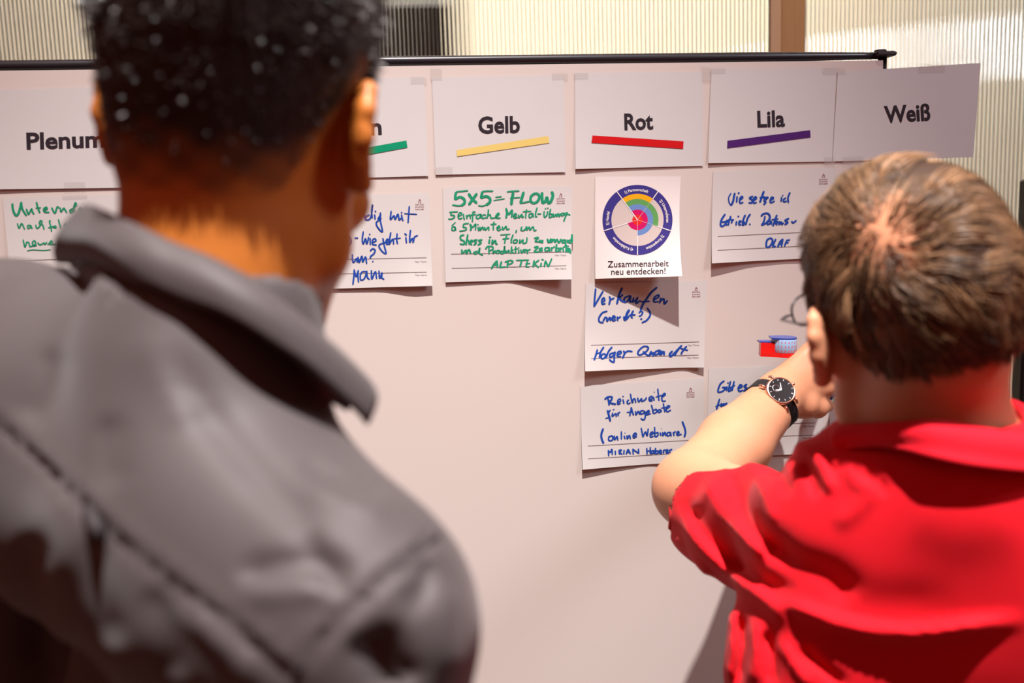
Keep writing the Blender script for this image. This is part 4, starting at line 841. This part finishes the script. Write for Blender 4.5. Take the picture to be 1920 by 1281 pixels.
# ================================================================== the dark haired man in the foreground
HO = W(456, 240, .61); HR = headframe(10, -12, 8)
RS = W(655, 1152, .50); LS = W(20, 668, .72)                      # shoulder joints
NB = W(385, 640, .585)                                              # base of the neck
ax_r = RS - LS; ax_r[2] *= .5; ax_r /= np.linalg.norm(ax_r); tf = np.cross(Z, ax_r); tf /= np.linalg.norm(tf)
TR_ = np.stack([ax_r, tf, np.cross(ax_r, tf)])                     # torso right, forward, up
MID = (RS + LS) / 2
person_a = empty('person', (MID[0], MID[1], 0), 'man with short dark hair and dark grey jacket standing in the left foreground', 'person')
b1 = SDF(); head(b1, HO, HR, [HO + np.array([0, -.028, -.035]) @ HR, HO * .45 + NB * .55 + np.array([0, -.006, 0]) @ HR, NB], .051, .93)
b1.cap(NB, RS - ax_r * .02, .036, .036, .03).cap(NB, LS + ax_r * .02, .036, .036, .03)
b1.ell(MID - Z * .28 + tf * .06, (.15, .08, .22), TR_, .03)
EL1 = RS + Z * -.29 - ax_r * .012 - tf * .01; WR1 = EL1 + Z * -.24 + tf * .06
EL2 = LS + Z * -.29 - ax_r * .02 - tf * .02; WR2 = EL2 + Z * -.24 + tf * .06
for a, e, w_, q in ((RS, EL1, WR1, 1), (LS, EL2, WR2, -1)):
    b1.chain([a, e, w_], [.045, .039, .026], .03); d = (w_ - e) / np.linalg.norm(w_ - e)
    hand(b1, w_, d, ax_r * q, tf, 1.0, .35)
v, fc = surface(b1.ev, np.minimum.reduce([WR1, WR2, HO]) - [.14, .14, .22], np.maximum.reduce([WR1, WR2, HO, RS]) + [.14, .18, .17], .0032)
body_a = mk('body', v, fc, M['skin_a'], person_a)
lh = (v - HO) @ HR.T
nrm = normals_of(b1, v)
TABA = [(-.13, -.046), (-.07, -.044), (-.045, -.034), (-.028, -.006), (-.012, .030), (.004, .030), (.008, -.02), (.018, -.02), (.03, .02), (.055, .045), (.075, .070), (.1, .085)]
hm = hairmask(lh, TABA); okh = (hm > -.012) & (np.abs(lh[:, 0]) < .12) & (lh[:, 2] < .2) & (lh[:, 2] > -.1) & (np.abs(lh[:, 0]) < .0735)
th = np.interp(hm, [-.012, .02, .06, .10, .14], [.0002, .0015, .004, .010, .014])
cv, cf = cap_mesh(v, fc, nrm, okh, th); hc = hairmask((cv - HO) @ HR.T, TABA)
fz = np.clip((hc + .012 + .006 * np.sin(cv[:, 0] * 210) * np.sin(cv[:, 2] * 260 + 1)) / .034, 0, 1)[:, None] ** .6    # thinning stubble towards the hairline
hair_a = mk('hair', cv, cf, M['scalp_a'], person_a, colors=np.array([.42, .135, .022]) * (1 - fz) + np.array([.017, .011, .009]) * fz)
ids = np.flatnonzero(okh & (hm > .004)); pk = rng.choice(ids, 15000); root = v[pk] + rng.normal(0, .0012, (15000, 3)); rn = nrm[pk]; hmk = hm[pk]
keep = rng.random(len(pk)) < np.interp(hmk, [0, .03, .065, .10], [.12, .2, .4, 1]); root, rn, hmk = root[keep], rn[keep], hmk[keep]
ln = np.interp(hmk, [0, .03, .06, .10, .14], [.002, .004, .007, .017, .026]) * rng.uniform(.7, 1.2, len(root))
down = -HR[2] * .5 - HR[1] * .15
def path_a(r, seg):
    d = rn + down * np.interp(hmk, [0, .08, .14], [.8, .5, .15])[:, None] + rng.normal(0, .35, r.shape); d /= np.linalg.norm(d, axis=1)[:, None]
    bend = rng.normal(0, .25, r.shape); P = [r]
    for i in range(seg): P.append(P[-1] + (d + bend * i / seg) * (ln / seg)[:, None])
    return P
sv, sf, st = strands(root, path_a, 3, .00078, .00028, np.ones((len(root), 3)), 1)
o = mk('hair_strands', sv, sf, M['hair_a'], hair_a)
for q in (-1, 1):
    MB().lathe(HO + np.array([q * .031, .080, .002]) @ HR, HR[1], HR[2], [(.0005, .0128), (.004, .0124), (.008, .0100), (.0115, .0055), (.0126, 0)], 20).build('eye', M['eye'], person_a, True)

# jacket
jk = SDF()
jk.cap(LS + Z * .0, RS, .050, .053, .03)
N1 = W(378, 712, .588)
jk.cap(N1, RS, .046, .052, .04).cap(N1, LS, .046, .054, .07)
jk.ell(W(120, 730, .665), (.08, .06, .06), None, .06)
jk.cap(NB + (NB - HO) * .10, NB * .80 + HO * .20, .064, .064, .03)
jk.ell(MID - Z * .31 + tf * .062, (.20, .12, .30), TR_, .05)
jk.ell(MID - Z * .035 - tf * .03 + ax_r * .075, (.10, .05, .080), TR_, .05).ell(MID - Z * .035 - tf * .03 - ax_r * .075, (.10, .05, .080), TR_, .05)
jk.ell(MID - Z * .54 + tf * .06, (.20, .13, .16), TR_, .08)
for a, e, w_ in ((RS, EL1, WR1), (LS, EL2, WR2)): jk.chain([a, e, w_ + (w_ - e) * .02], [.056, .054, .044], .03)
jk.cap(NB * .95 + HO * .05, HO * .45 + NB * .55, .056, .062, .008, True)
SEAM_Y = [(-60, 745), (0, 797), (73, 862), (175, 962), (254, 1035), (364, 1120), (451, 1186), (545, 1268), (600, 1320)]
SEAM_A = [(822, 1002), (771, 1048), (698, 1106), (625, 1179), (553, 1262)]
jk.disp = folds([
    (SEAM_Y, -.0035, 9), ([(x + 14, y - 14) for x, y in SEAM_Y], .0016, 12), (SEAM_A, -.0035, 10), ([(x - 16, y - 12) for x, y in SEAM_A], .0022, 14), ([(x + 18, y + 14) for x, y in SEAM_A], .002, 14),
    ([(300, 640), (400, 790), (520, 930), (600, 1010)], -.0028, 30), ([(560, 870), (640, 905), (720, 925)], -.003, 18), ([(560, 900), (650, 940), (730, 960)], .0025, 16),
    ([(210, 780), (205, 850), (215, 920)], -.0025, 26), ([(110, 650), (95, 730), (60, 800)], -.003, 30), ([(440, 1080), (560, 1060), (660, 1080)], -.0045, 24), ([(430, 1120), (560, 1105), (640, 1110)], .003, 22),
    ([(560, 1000), (610, 1060), (640, 1120)], -.004, 20), ([(800, 1040), (790, 1100), (770, 1150)], -.005, 16), ([(690, 1180), (720, 1240), (740, 1300)], -.012, 42), ([(845, 1090), (840, 1180), (850, 1280)], .003, 22),
    ([(190, 1000), (190, 1100), (220, 1220)], -.003, 28), ([(280, 1100), (320, 1180), (330, 1280)], -.003, 26), ([(80, 900), (110, 1010), (90, 1120), (120, 1260)], .004, 40), ([(60, 1000), (80, 1130), (70, 1250)], -.004, 30),
    ([(330, 1130), (430, 1220), (470, 1290)], .003, 24), ([(250, 620), (330, 720), (360, 800)], .0015, 40)], wrinkle(.0011, 26))
jl = np.minimum.reduce([LS, RS, WR1, WR2]) - [.16, .16, .1]; jh = np.maximum.reduce([LS, RS, NB]) + [.14, .2, .14]
v, fc = surface(jk.ev, jl, jh, .0042)
jacket = mk('jacket', v, fc, M['jacket'], person_a)
# seams of twin stitching lie in the grooves
def on_surface(S, pts, lo=.30, hi=.95, lift=0.0):
    """where the sight lines through picture points first meet a body"""
    out = []
    for x, y in pts:
        ds = np.linspace(lo, hi, 400); pp = np.array([W(x, y, d) for d in ds]); e = S.ev(pp); i = np.flatnonzero(e < lift)
        if len(i): out.append(W(x, y, ds[i[0]]))
    return out
for sm in (SEAM_Y, SEAM_A):
    pts = on_surface(jk, cr(sm, 8), lift=.0012)
    if len(pts) > 3: MB().tube(pts, .0011, 6).build('seam', M['seam'], jacket, True)
pts = on_surface(jk, [(168, 955), (178, 985), (188, 1010)], lift=.002)
if len(pts) > 1: MB().tube(pts, .004, 8).build('hanger_loop', M['seam'], jacket, True)
# collar: standing fold line near the neck and a leaf that falls outwards
FT = [(146, 392, .61), (168, 384, .595), (205, 399, .565), (262, 426, .535), (323, 456, .527), (388, 481, .522), (459, 518, .52), (520, 562, .525), (582, 612, .54), (640, 662, .555), (690, 712, .57)]
LF = [(104, 482, .66), (118, 494, .645), (182, 492, .570), (254, 526, .526), (342, 563, .512), (420, 592, .508), (490, 630, .508), (553, 674, .514), (606, 715, .522), (650, 755, .535), (687, 797, .548)]
IN = [(122, 474, .68), (132, 496, .665), (190, 548, .572), (262, 575, .533), (335, 608, .530), (410, 632, .545), (480, 665, .545), (540, 705, .55), (590, 745, .555), (620, 755, .57), (650, 770, .585)]
ft = cr([W(*p) for p in FT], 5); lf = cr([W(*p) for p in LF], 5); inn = cr([W(*p) for p in IN], 5)
rows = []
for k in range(9):
    t = k / 8; out_ = (lf - ft); bulge = np.cross(np.gradient(ft, axis=0), out_); bulge /= np.linalg.norm(bulge, axis=1)[:, None] + 1e-9
    if k == 0: sgn = np.sign((bulge @ -FW).mean())
    rows.append(ft + out_ * t + bulge * sgn * .006 * math.sin(math.pi * t) + bulge * sgn * .0008 * np.sin(np.arange(len(ft)) * .55)[:, None] * t)
v, f = sheet_mesh(rows, .0022); collar = mk('collar', v, f, M['jacket'], jacket); collar['label'] = 'turned-up collar leaf'
rows = [ft + (inn - ft) * t for t in np.linspace(0.04, 1, 7)]
v, f = sheet_mesh(rows, .002); mk('collar_stand', v, f, M['jacket'], jacket)
legs(person_a, (MID[0] + tf[0] * .02, MID[1] + tf[1] * .02, .86), 28, M['trousers'])

# ================================================================== the man in the red polo shirt
HO = W(1708, 602, .825); HR = headframe(-6, -1, -13)
SL = W(1532, 1005, .945); SR = W(2190, 1030, .80); NB = W(1772, 860, .825)
ELB = W(1298, 916, 1.215); WRI = W(1461, 743, 1.392)
ax_r = np.array([.95, -.30, 0.]); ax_r /= np.linalg.norm(ax_r); tf = np.cross(Z, ax_r); TR_ = np.stack([ax_r, tf, Z])
TC = W(1790, 1250, .865)
person_b = empty('person', (TC[0], TC[1], 0), 'man with thinning brown hair in a red polo shirt reaching up to the board', 'person')
b2 = SDF(); head(b2, HO, HR, [HO + np.array([0, -.026, -.035]) @ HR, HO * .45 + NB * .55 + np.array([0, -.004, 0]) @ HR, NB], .0525, .90, .62)
b2.cap(NB, SL - Z * .015, .040, .042, .03).cap(NB, SR - Z * .015, .040, .042, .03)
b2.ell(TC - Z * .05 + tf * .035, (.155, .085, .21), TR_, .03)
mid_f = ELB * .52 + WRI * .48 + CV(-.004, .004, -.004)
b2.chain([SL, ELB * .9 + SL * .1, ELB], [.044, .043, .042], .02).chain([ELB, mid_f, WRI], [.045, .0435, .0275], .02)
b2.cap(mid_f, WRI, .036, .030, .02)
b2.ell(ELB + (ELB - WRI) * .02, (.034, .034, .034), None, .02)
# the raised left hand
WP = [(1548, 727, 1.425), (1553, 701, 1.422), (1543, 676, 1.420), (1519, 658, 1.420)]
for i, (p_, a_) in enumerate(zip(WP, (.0135, .0135, .013, .0125))):
    b2.cap(WRI + CV(-.004 + .004 * (1.5 - i) * .6, .005 * (1.5 - i), 0), W(*p_), .021, a_, .012)
fg = [[(1548, 727, 1.425), (1574, 723, 1.458), (1580, 737, 1.480), (1574, 748, 1.498)], [(1553, 701, 1.422), (1580, 694, 1.462), (1590, 702, 1.486), (1588, 713, 1.504)],
      [(1543, 676, 1.420), (1568, 661, 1.460), (1580, 665, 1.484), (1582, 676, 1.502)], [(1519, 658, 1.420), (1528, 634, 1.448), (1544, 628, 1.472), (1553, 635, 1.492)]]
for c_, r_ in zip(fg, (.0098, .0100, .0095, .0086)): b2.chain([W(*q) for q in c_], [r_ * 1.12, r_ * .96, r_ * .86, r_ * .72], .005)
for c_ in fg: b2.ell(W(*c_[0]) + CV(0, 0, -.006), (.008, .008, .008), None, .012)
b2.chain([W(1482, 756, 1.398), W(1508, 760, 1.405), W(1532, 765, 1.420), W(1551, 761, 1.438)], [.019, .0165, .0125, .0098], .012)
# right arm hangs in front of him
ELR = SR + np.array([.05, .06, -.28]); WRR = ELR + np.array([-.07, .20, -.04])
b2.chain([SR, ELR, WRR], [.05, .043, .028], .03); d = (WRR - ELR) / np.linalg.norm(WRR - ELR); hand(b2, WRR, d, Z * 1.0, -ax_r, 1.0, .35)
lo = np.minimum.reduce([HO, ELB, SL, SR, WRR, TC - Z * .15, W(1600, 700, 1.52)]) - [.11, .14, .10]; hi = np.maximum.reduce([HO, SR, W(1600, 620, 1.52), WRR, ELR]) + [.10, .12, .16]
v, fc = surface(b2.ev, lo, hi, .0028)
body_b = mk('body', v, fc, M['skin_b'], person_b)
lh = (v - HO) @ HR.T; nrm = normals_of(b2, v)
TABB = [(-.13, -.020), (-.09, -.022), (-.06, -.020), (-.035, -.014), (-.022, .002), (-.012, .034), (.006, .034), (.010, -.012), (.022, -.012), (.032, .03), (.055, .055), (.075, .085), (.1, .1)]
hm = hairmask(lh, TABB); isH = (np.abs(lh[:, 0]) < .0735) & (lh[:, 2] < .2) & (lh[:, 2] > -.11) & (lh[:, 1] > -.2) & (lh[:, 1] < .15)
WHORL = np.array([-.046, -.072, .088])
dw = np.linalg.norm(lh - WHORL, axis=1)
okh = (hm > -.003) & isH & (dw > .040)
th = np.interp(hm, [-.003, .02, .05, .09], [.0006, .004, .006, .006]) * np.clip((dw - .040) / .03, .12, 1)
cv, cf = cap_mesh(v, fc, nrm, okh, th); hair_b = mk('hair', cv, cf, M['scalp_b'], person_b)
ids = np.flatnonzero((hm > .001) & isH & (lh[:, 2] > -.1)); NH = 17000
pk = rng.choice(ids, NH); root = v[pk] + rng.normal(0, .001, (NH, 3)); dwk = dw[pk]; hmk = hm[pk]
kp = rng.random(NH) < np.interp(dwk, [0, .02, .04, .07], [.16, .3, .65, 1.0]); root, dwk, hmk, pk = root[kp], dwk[kp], hmk[kp], pk[kp]
hd = SDF(); hd.ops = b2.ops[:4]
wh = HO + WHORL @ HR
clump = np.random.default_rng(5).normal(0, 1, (400, 3)); ck = np.random.default_rng(6).integers(0, 400, len(root))
cpos = root[np.random.default_rng(8).integers(0, len(root), 400)]
# neighbours share a lock
ck = np.argmin(((root[:, None, :] - cpos[None, :, :]) ** 2).sum(2), 1)
ln = np.interp(hmk, [0, .02, .05, .1], [.010, .020, .032, .044]) * rng.uniform(.75, 1.2, len(root)) * np.interp(dwk, [.0, .05, .1], [.6, .8, 1])
lrz = lh[pk][:, 2]
def path_b(r, seg):
    P = [r]; d0 = None
    for i in range(seg):
        p_ = P[-1]; n_ = hd.grad(p_); e = hd.ev(p_)
        d = (p_ - wh) / (np.linalg.norm(p_ - wh, axis=1)[:, None] + 1e-6)
        sw = np.cross(n_, d); d = d + sw * .45 * np.clip(1 - dwk / .12, 0, 1)[:, None] - HR[2] * np.interp(dwk, [.05, .14], [.05, .75])[:, None] + clump[ck] * .30 + HR[0] * np.interp(lrz, [.05, .09], [0, .55])[:, None] + rng.normal(0, .07, r.shape) + rng.normal(0, .5, r.shape) * np.clip(1 - dwk / .05, 0, 1)[:, None]
        d = d - n_ * (d * n_).sum(1)[:, None]; d /= np.linalg.norm(d, axis=1)[:, None] + 1e-9
        tgt = .0045 + np.interp(hmk, [.02, .05, .09], [0, .002, 0]) + .004 * np.sin(ck * 1.7) + .004 * (i / seg)
        d = d + n_ * np.clip((tgt - e) * 90, -.6, .75)[:, None]
        P.append(p_ + d * (ln / seg)[:, None])
    return P
tn = np.random.default_rng(9).random((len(root), 1)) ** 2.2; ctn = np.random.default_rng(10).random(400)[ck][:, None] ** 1.8
tone = np.array([.026, .012, .006]) * (1 - .5 * tn - .5 * ctn) + np.array([.58, .33, .17]) * (.5 * tn + .5 * ctn) * .95
sv, sf, st = strands(root, path_b, 6, .00050, .00016, tone, 2)
mk('hair_strands', sv, sf, M['hair_b'], hair_b, colors=st)
for q in (-1, 1):
    MB().lathe(HO + np.array([q * .031, .080, .002]) @ HR, HR[1], HR[2], [(.0005, .0128), (.004, .0124), (.008, .0100), (.0115, .0055), (.0126, 0)], 20).build('eye', M['eye'], person_b, True)

# polo shirt
ps = SDF()
N2 = W(1800, 905, .80)
ps.cap(N2, SL + Z * -.006, .046, .056, .03).cap(N2, SR - Z * .008, .052, .056, .03)
ps.cap(NB + (NB - HO) * .16, NB * .90 + HO * .10, .062, .060, .02)
ps.ell(TC - Z * .05 + tf * .03, (.195, .122, .27), TR_, .05).ell(W(1790, 1060, .850), (.16, .10, .13), TR_, .05).ell(TC - Z * .28, (.20, .14, .18), TR_, .06)
SLE = ELB * .80 + SL * .20 + CV(-.006, .016, -.006)
ps.chain([SL, (SL + SLE) / 2 + CV(.0, .008, 0), SLE], [.062, .060, .054], .03)
ps.cap(SL + CV(.03, .06, .0), TC - Z * .02 - ax_r * .09, .072, .09, .04)
sle_r = ELR * .8 + SR * .2; ps.chain([SR, sle_r], [.07, .062], .04)
ps.cap(SLE + (SLE - SL) * .02, SLE + (ELB - SL) * .3, .047, .052, .006, True); ps.cap(sle_r + (ELR - SR) * .02, ELR + (ELR - SR) * .2, .05, .054, .006, True)
ps.cap(NB * .97 + HO * .03, HO * .45 + NB * .55, .060, .064, .008, True)
ps.disp = folds([
    ([(1448, 1122), (1500, 1142), (1560, 1166), (1640, 1184), (1720, 1188), (1820, 1176), (1930, 1162)], .011, 15), ([(1440, 1080), (1520, 1100), (1640, 1125), (1800, 1130)], -.003, 36),
    ([(1270, 950), (1300, 1010), (1360, 1070), (1440, 1130), (1480, 1180)], .007, 14), ([(1290, 930), (1330, 1000), (1400, 1070), (1500, 1120)], -.008, 18), ([(1320, 890), (1345, 950), (1395, 1010), (1440, 1050)], .006, 13), ([(1370, 875), (1390, 930), (1420, 990), (1500, 1060)], -.008, 17),
    ([(1400, 850), (1420, 900), (1440, 950), (1450, 985)], .004, 12), ([(1440, 848), (1465, 890), (1480, 935)], -.005, 12), ([(1478, 832), (1520, 845), (1545, 890), (1560, 930)], .007, 13), ([(1505, 870), (1525, 900), (1535, 935)], -.006, 13),
    ([(1585, 870), (1600, 900), (1630, 920)], .004, 13), ([(1620, 885), (1650, 905), (1660, 930)], -.0035, 12), ([(1660, 870), (1640, 915), (1600, 960), (1560, 985)], .0035, 16),
    ([(1430, 1010), (1480, 1050), (1560, 1080), (1600, 1130)], -.008, 28),
    ([(1372, 1140), (1372, 1200), (1365, 1290)], .006, 10), ([(1392, 1150), (1392, 1220), (1385, 1290)], -.007, 9), ([(1415, 1160), (1415, 1220), (1408, 1290)], .006, 10), ([(1438, 1180), (1448, 1230), (1450, 1290)], -.008, 10), ([(1460, 1200), (1490, 1250), (1520, 1290)], .005, 10), ([(1500, 1210), (1540, 1250), (1590, 1290)], -.006, 12),
    ([(1340, 900), (1318, 930), (1300, 960)], .003, 10), ([(1262, 1000), (1290, 1045), (1335, 1088)], .006, 12), ([(1700, 960), (1800, 1000), (1920, 980)], .002, 50)], wrinkle(.0011, 24))
lo = np.minimum.reduce([SLE, TC - Z * .40, SL, SR]) - [.12, .17, .08]; hi = np.maximum.reduce([SR, NB, SLE, sle_r]) + [.11, .16, .10]
v, fc = surface(ps.ev, lo, hi, .0038)
polo = mk('polo_shirt', v, fc, M['polo'], person_b)
FT = [(1602, 838, .828), (1566, 816, .838), (1571, 799, .832), (1620, 796, .806), (1680, 793, .776), (1740, 790, .757), (1810, 797, .749), (1870, 808, .747), (1930, 816, .753), (1990, 815, .768), (2040, 800, .80)]
LF = [(1612, 843, .812), (1594, 842, .816), (1608, 840, .806), (1645, 838, .785), (1690, 844, .760), (1745, 857, .738), (1810, 871, .728), (1870, 879, .725), (1930, 884, .729), (2000, 880, .738), (2060, 860, .752)]
IN = [(1608, 844, .838), (1592, 838, .845), (1602, 836, .838), (1640, 832, .815), (1690, 834, .785), (1745, 838, .765), (1810, 845, .755), (1870, 850, .752), (1930, 855, .757), (1990, 850, .770), (2040, 840, .80)]
ft = cr([W(*p) for p in FT], 5); lf = cr([W(*p) for p in LF], 5); inn = cr([W(*p) for p in IN], 5); rows = []
for k in range(9):
    t = k / 8; out_ = lf - ft; bulge = np.cross(np.gradient(ft, axis=0), out_); bulge /= np.linalg.norm(bulge, axis=1)[:, None] + 1e-9
    if k == 0: sgn = np.sign((bulge @ -FW).mean())
    rows.append(ft + out_ * t + bulge * sgn * .007 * math.sin(math.pi * min(1, t * 1.3)))
v, f = sheet_mesh(rows, .003); mk('collar', v, f, M['polo_collar'], polo)
v, f = sheet_mesh([ft + (inn - ft) * t for t in np.linspace(.03, 1, 7)], .003); mk('collar_stand', v, f, M['polo_collar'], polo)
legs(person_b, (TC[0], TC[1], .90), 15, M['trousers'])

# eyeglasses
gl_ = empty('eyeglasses', HO + np.array([0, .10, .0]) @ HR, 'thin dark framed eyeglasses worn by the man in the red shirt', 'glasses')
Lh = lambda x, y, z_: HO + np.array([x, y, z_]) @ HR
for q in (-1, 1):
    o2 = []
    for k in range(33):
        a = 2 * math.pi * k / 32; cx_, cz_ = math.copysign(abs(math.cos(a)) ** .75, math.cos(a)), math.copysign(abs(math.sin(a)) ** .75, math.sin(a))
        x = q * .035 + .0265 * cx_; o2.append(Lh(x, .113 - .35 * max(0, abs(x) - .03) - .004 * (x / .06) ** 2, .013 + .0145 * cz_ * (1.0 if cz_ > 0 else 1.05)))
    MB().tube(o2, .0011, 8, cap=False).build('rim', M['frame'], gl_, True)
    c0 = np.mean(o2[:-1], 0); mb = MB(); ring_o = [p_ + HR[1] * .0006 for p_ in o2[:-1]]; ring_i = [p_ - HR[1] * .0006 for p_ in o2[:-1]]
    n_ = len(ring_o); mb.add(ring_o + ring_i, [tuple(range(n_)), tuple(range(2 * n_ - 1, n_ - 1, -1))] + [(i, n_ + i, n_ + (i + 1) % n_, (i + 1) % n_) for i in range(n_)]); mb.build('lens', M['glass'], gl_)
    MB().tube([Lh(q * .0615, .103, .012), Lh(q * .068, .098, .013), Lh(q * .077, .085, .014), Lh(q * .084, .03, .018), Lh(q * .085, .002, .021), Lh(q * .083, -.014, .010)], [.0011, .0014, .0012, .0011, .0012, .0014], 8).build('temple', M['frame'], gl_, True)
MB().tube([Lh(-.0095, .113, .006), Lh(0, .115, .0085), Lh(.0095, .113, .006)], .0011, 8).build('bridge', M['frame'], gl_, True)

# wristwatch
fa = CV(.74, -.56, .36); fa /= np.linalg.norm(fa)
wc = W(1443, 760, 1.372)
nn = -FW * 1.0 - DN * .10 - RX * .34; nn = nn - fa * (nn @ fa); nn /= np.linalg.norm(nn); sd = np.cross(nn, fa)
ws = []
for k in range(0, 2000, 20):
    pass
def ray_to(S, c, d, start=.07):
    ts = np.linspace(start, 0.0, 300); e = S.ev(np.array([c + d * t for t in ts])); i = np.flatnonzero(e < 0)
    return ts[i[0]] if len(i) else .03
rad = [ray_to(b2, wc, nn * math.cos(a) + sd * math.sin(a)) for a in np.linspace(0, 2 * math.pi, 49)]
top = rad[0]
dc = wc + nn * (top + .004)
watch = empty('wristwatch', dc, 'round black wristwatch with a rose gold case on the raised left wrist', 'watch')
MB().lathe(dc - nn * .003, nn, fa, [(.0165, 0), (.0195, .002), (.0202, .005), (.0198, .008), (.0178, .0098), (.0176, .0088)], 56).build('case', M['rosegold'], watch, True)
MB().lathe(dc - nn * .003, nn, fa, [(.0178, .0082), (.0176, .0090), (.0172, .0092)], 56).build('dial', M['dial'], watch, False)
dl = dc + nn * .0066
mb = MB()
for a, l, w_ in ((.9, .0105, .0006), (2.5, .008, .0008)):
    dd = fa * math.cos(a) + sd * math.sin(a); mb.box(dl + dd * l * .5, (dd, np.cross(nn, dd), nn), (l * .5, w_, .0002))
mb.build('watch_hand', M['silver'], watch)
mb = MB()
for k in range(12):
    a = k * math.pi / 6; dd = fa * math.cos(a) + sd * math.sin(a); mb.box(dl + dd * .0150, (dd, np.cross(nn, dd), nn), (.0013, .00025, .00015))
mb.build('hour_mark', M['silver'], watch)
sub = dl + sd * .0062 - fa * .0035
so = MB(); ring = [sub + (fa * math.cos(a) + sd * math.sin(a)) * .0048 for a in np.linspace(0, 2 * math.pi, 33)]
so.tube(ring, .0003, 6, cap=False); so.build('subdial', M['silver'], watch, True)
MB().lathe(dc - nn * .003 + (fa * .0205 - sd * .004) + nn * .0045, fa, nn, [(.0020, 0), (.0024, .0006), (.0024, .0026), (.0018, .0032)], 16).build('crown', M['rosegold'], watch, True)
rows = []
for off_ in np.linspace(-1, 1, 5):
    rows.append([wc + (nn * math.cos(a) + sd * math.sin(a)) * (r_ + .0012) + fa * off_ * .0092 for a, r_ in list(zip(np.linspace(0, 2 * math.pi, 49), rad))])
v, f = sheet_mesh(rows, .0024); mk('strap', v, f, M['strap'], watch)
for q in (-1, 1):
    for w_ in (-1, 1):
        a0 = dc - nn * .001 + sd * q * .0175 + fa * w_ * .010; MB().tube([a0, a0 + sd * q * .006 - nn * .003, a0 + sd * q * .008 - nn * .006], [.0022, .002, .0015], 8).build('lug', M['rosegold'], watch, True)

# red and blue tape dispenser held beside the hand
dz = -DN * .98 - FW * .14; dz /= np.linalg.norm(dz); dx = -RX * .97 + FW * .10 - DN * -.12; dx = dx - dz * (dx @ dz); dx /= np.linalg.norm(dx); dy = np.cross(dz, dx)
do = W(1470, 650, 1.424)
disp = empty('tape_dispenser', do, 'small red and blue sticky tape dispenser above the raised hand', 'tape dispenser')
def drop(r, nose, hw, n=40):
    a0 = math.radians(62); o_ = [(r * math.cos(a), r * math.sin(a)) for a in np.linspace(a0, 2 * math.pi - a0, n)]
    return o_ + [(nose, -hw), (nose, hw)]
DX = (dx, dy, dz)
MB().prism(drop(.0185, .034, .0085), do, DX, -.0135, -.0075).build('base_tray', M['d_red'], disp)
MB().prism(drop(.0175, .020, .0120), do, DX, .0118, .0140).build('lid', M['d_blue'], disp)
MB().lathe(do + dz * -.0074, dz, dx, [(.0174, 0), (.0176, .0003), (.0176, .0188), (.0174, .0191)], 56).build('tape_roll', M['d_band'], disp, True)
mb = MB()
for k in range(11):
    for j in range(3):
        a = .5 + k * .56 + j * .28; r_ = .01775; er = dx * math.cos(a) + dy * math.sin(a); et = np.cross(dz, er); c_ = do + er * r_ + dz * (-.0045 + j * .0062)
        v4 = [c_ + et * x + dz * y for x, y in ((-.0034, -.0015), (.0028, -.0015), (.0038, .0015), (-.0026, .0015))]
        v4 = [do + dz * ((p_ - do) @ dz) + (lambda q: q / np.linalg.norm(q) * .01775)((p_ - do) - dz * ((p_ - do) @ dz)) for p_ in v4]; mb.add(v4, [(0, 1, 2, 3)])
mb.build('red_print', M['d_red'], disp)
mb = MB(); mb.prism([(.012, -.0100), (.034, -.0085), (.034, .0085), (.012, .0100)], do, DX, -.0075, .0065); mb.build('nose', M['d_red'], disp)
mb = MB(); mb.prism([(.013, -.0098), (.036, -.0080), (.036, .0080), (.013, .0098)], do, DX, .0066, .0082); mb.build('nose_cover', M['d_blue'], disp)
mb = MB()
for k in range(9):
    y0 = -.008 + k * .0018; mb.prism([(.0360, y0), (.0376, y0 + .0009), (.0360, y0 + .0018)], do, DX, .0070, .0078)
mb.build('cutter', M['silver'], disp)
# blue roll between thumb and fingers
bo = W(1552, 738, 1.440); bz = RX * .55 - DN * .75 - FW * .35; bz /= np.linalg.norm(bz)
roll = empty('tape_roll', bo, 'small dark blue roll of tape pinched between thumb and forefinger', 'tape roll')
MB().lathe(bo - bz * .010, bz, FW, [(.0075, 0), (.0105, .0004), (.0105, .0196), (.0075, .02)], 32).build('tape', M['d_blue'], roll, True)
MB().lathe(bo - bz * .0104, bz, FW, [(.0060, 0), (.0073, .0002), (.0073, .0206), (.0060, .0208)], 32).build('core', M['d_band'], roll, True)
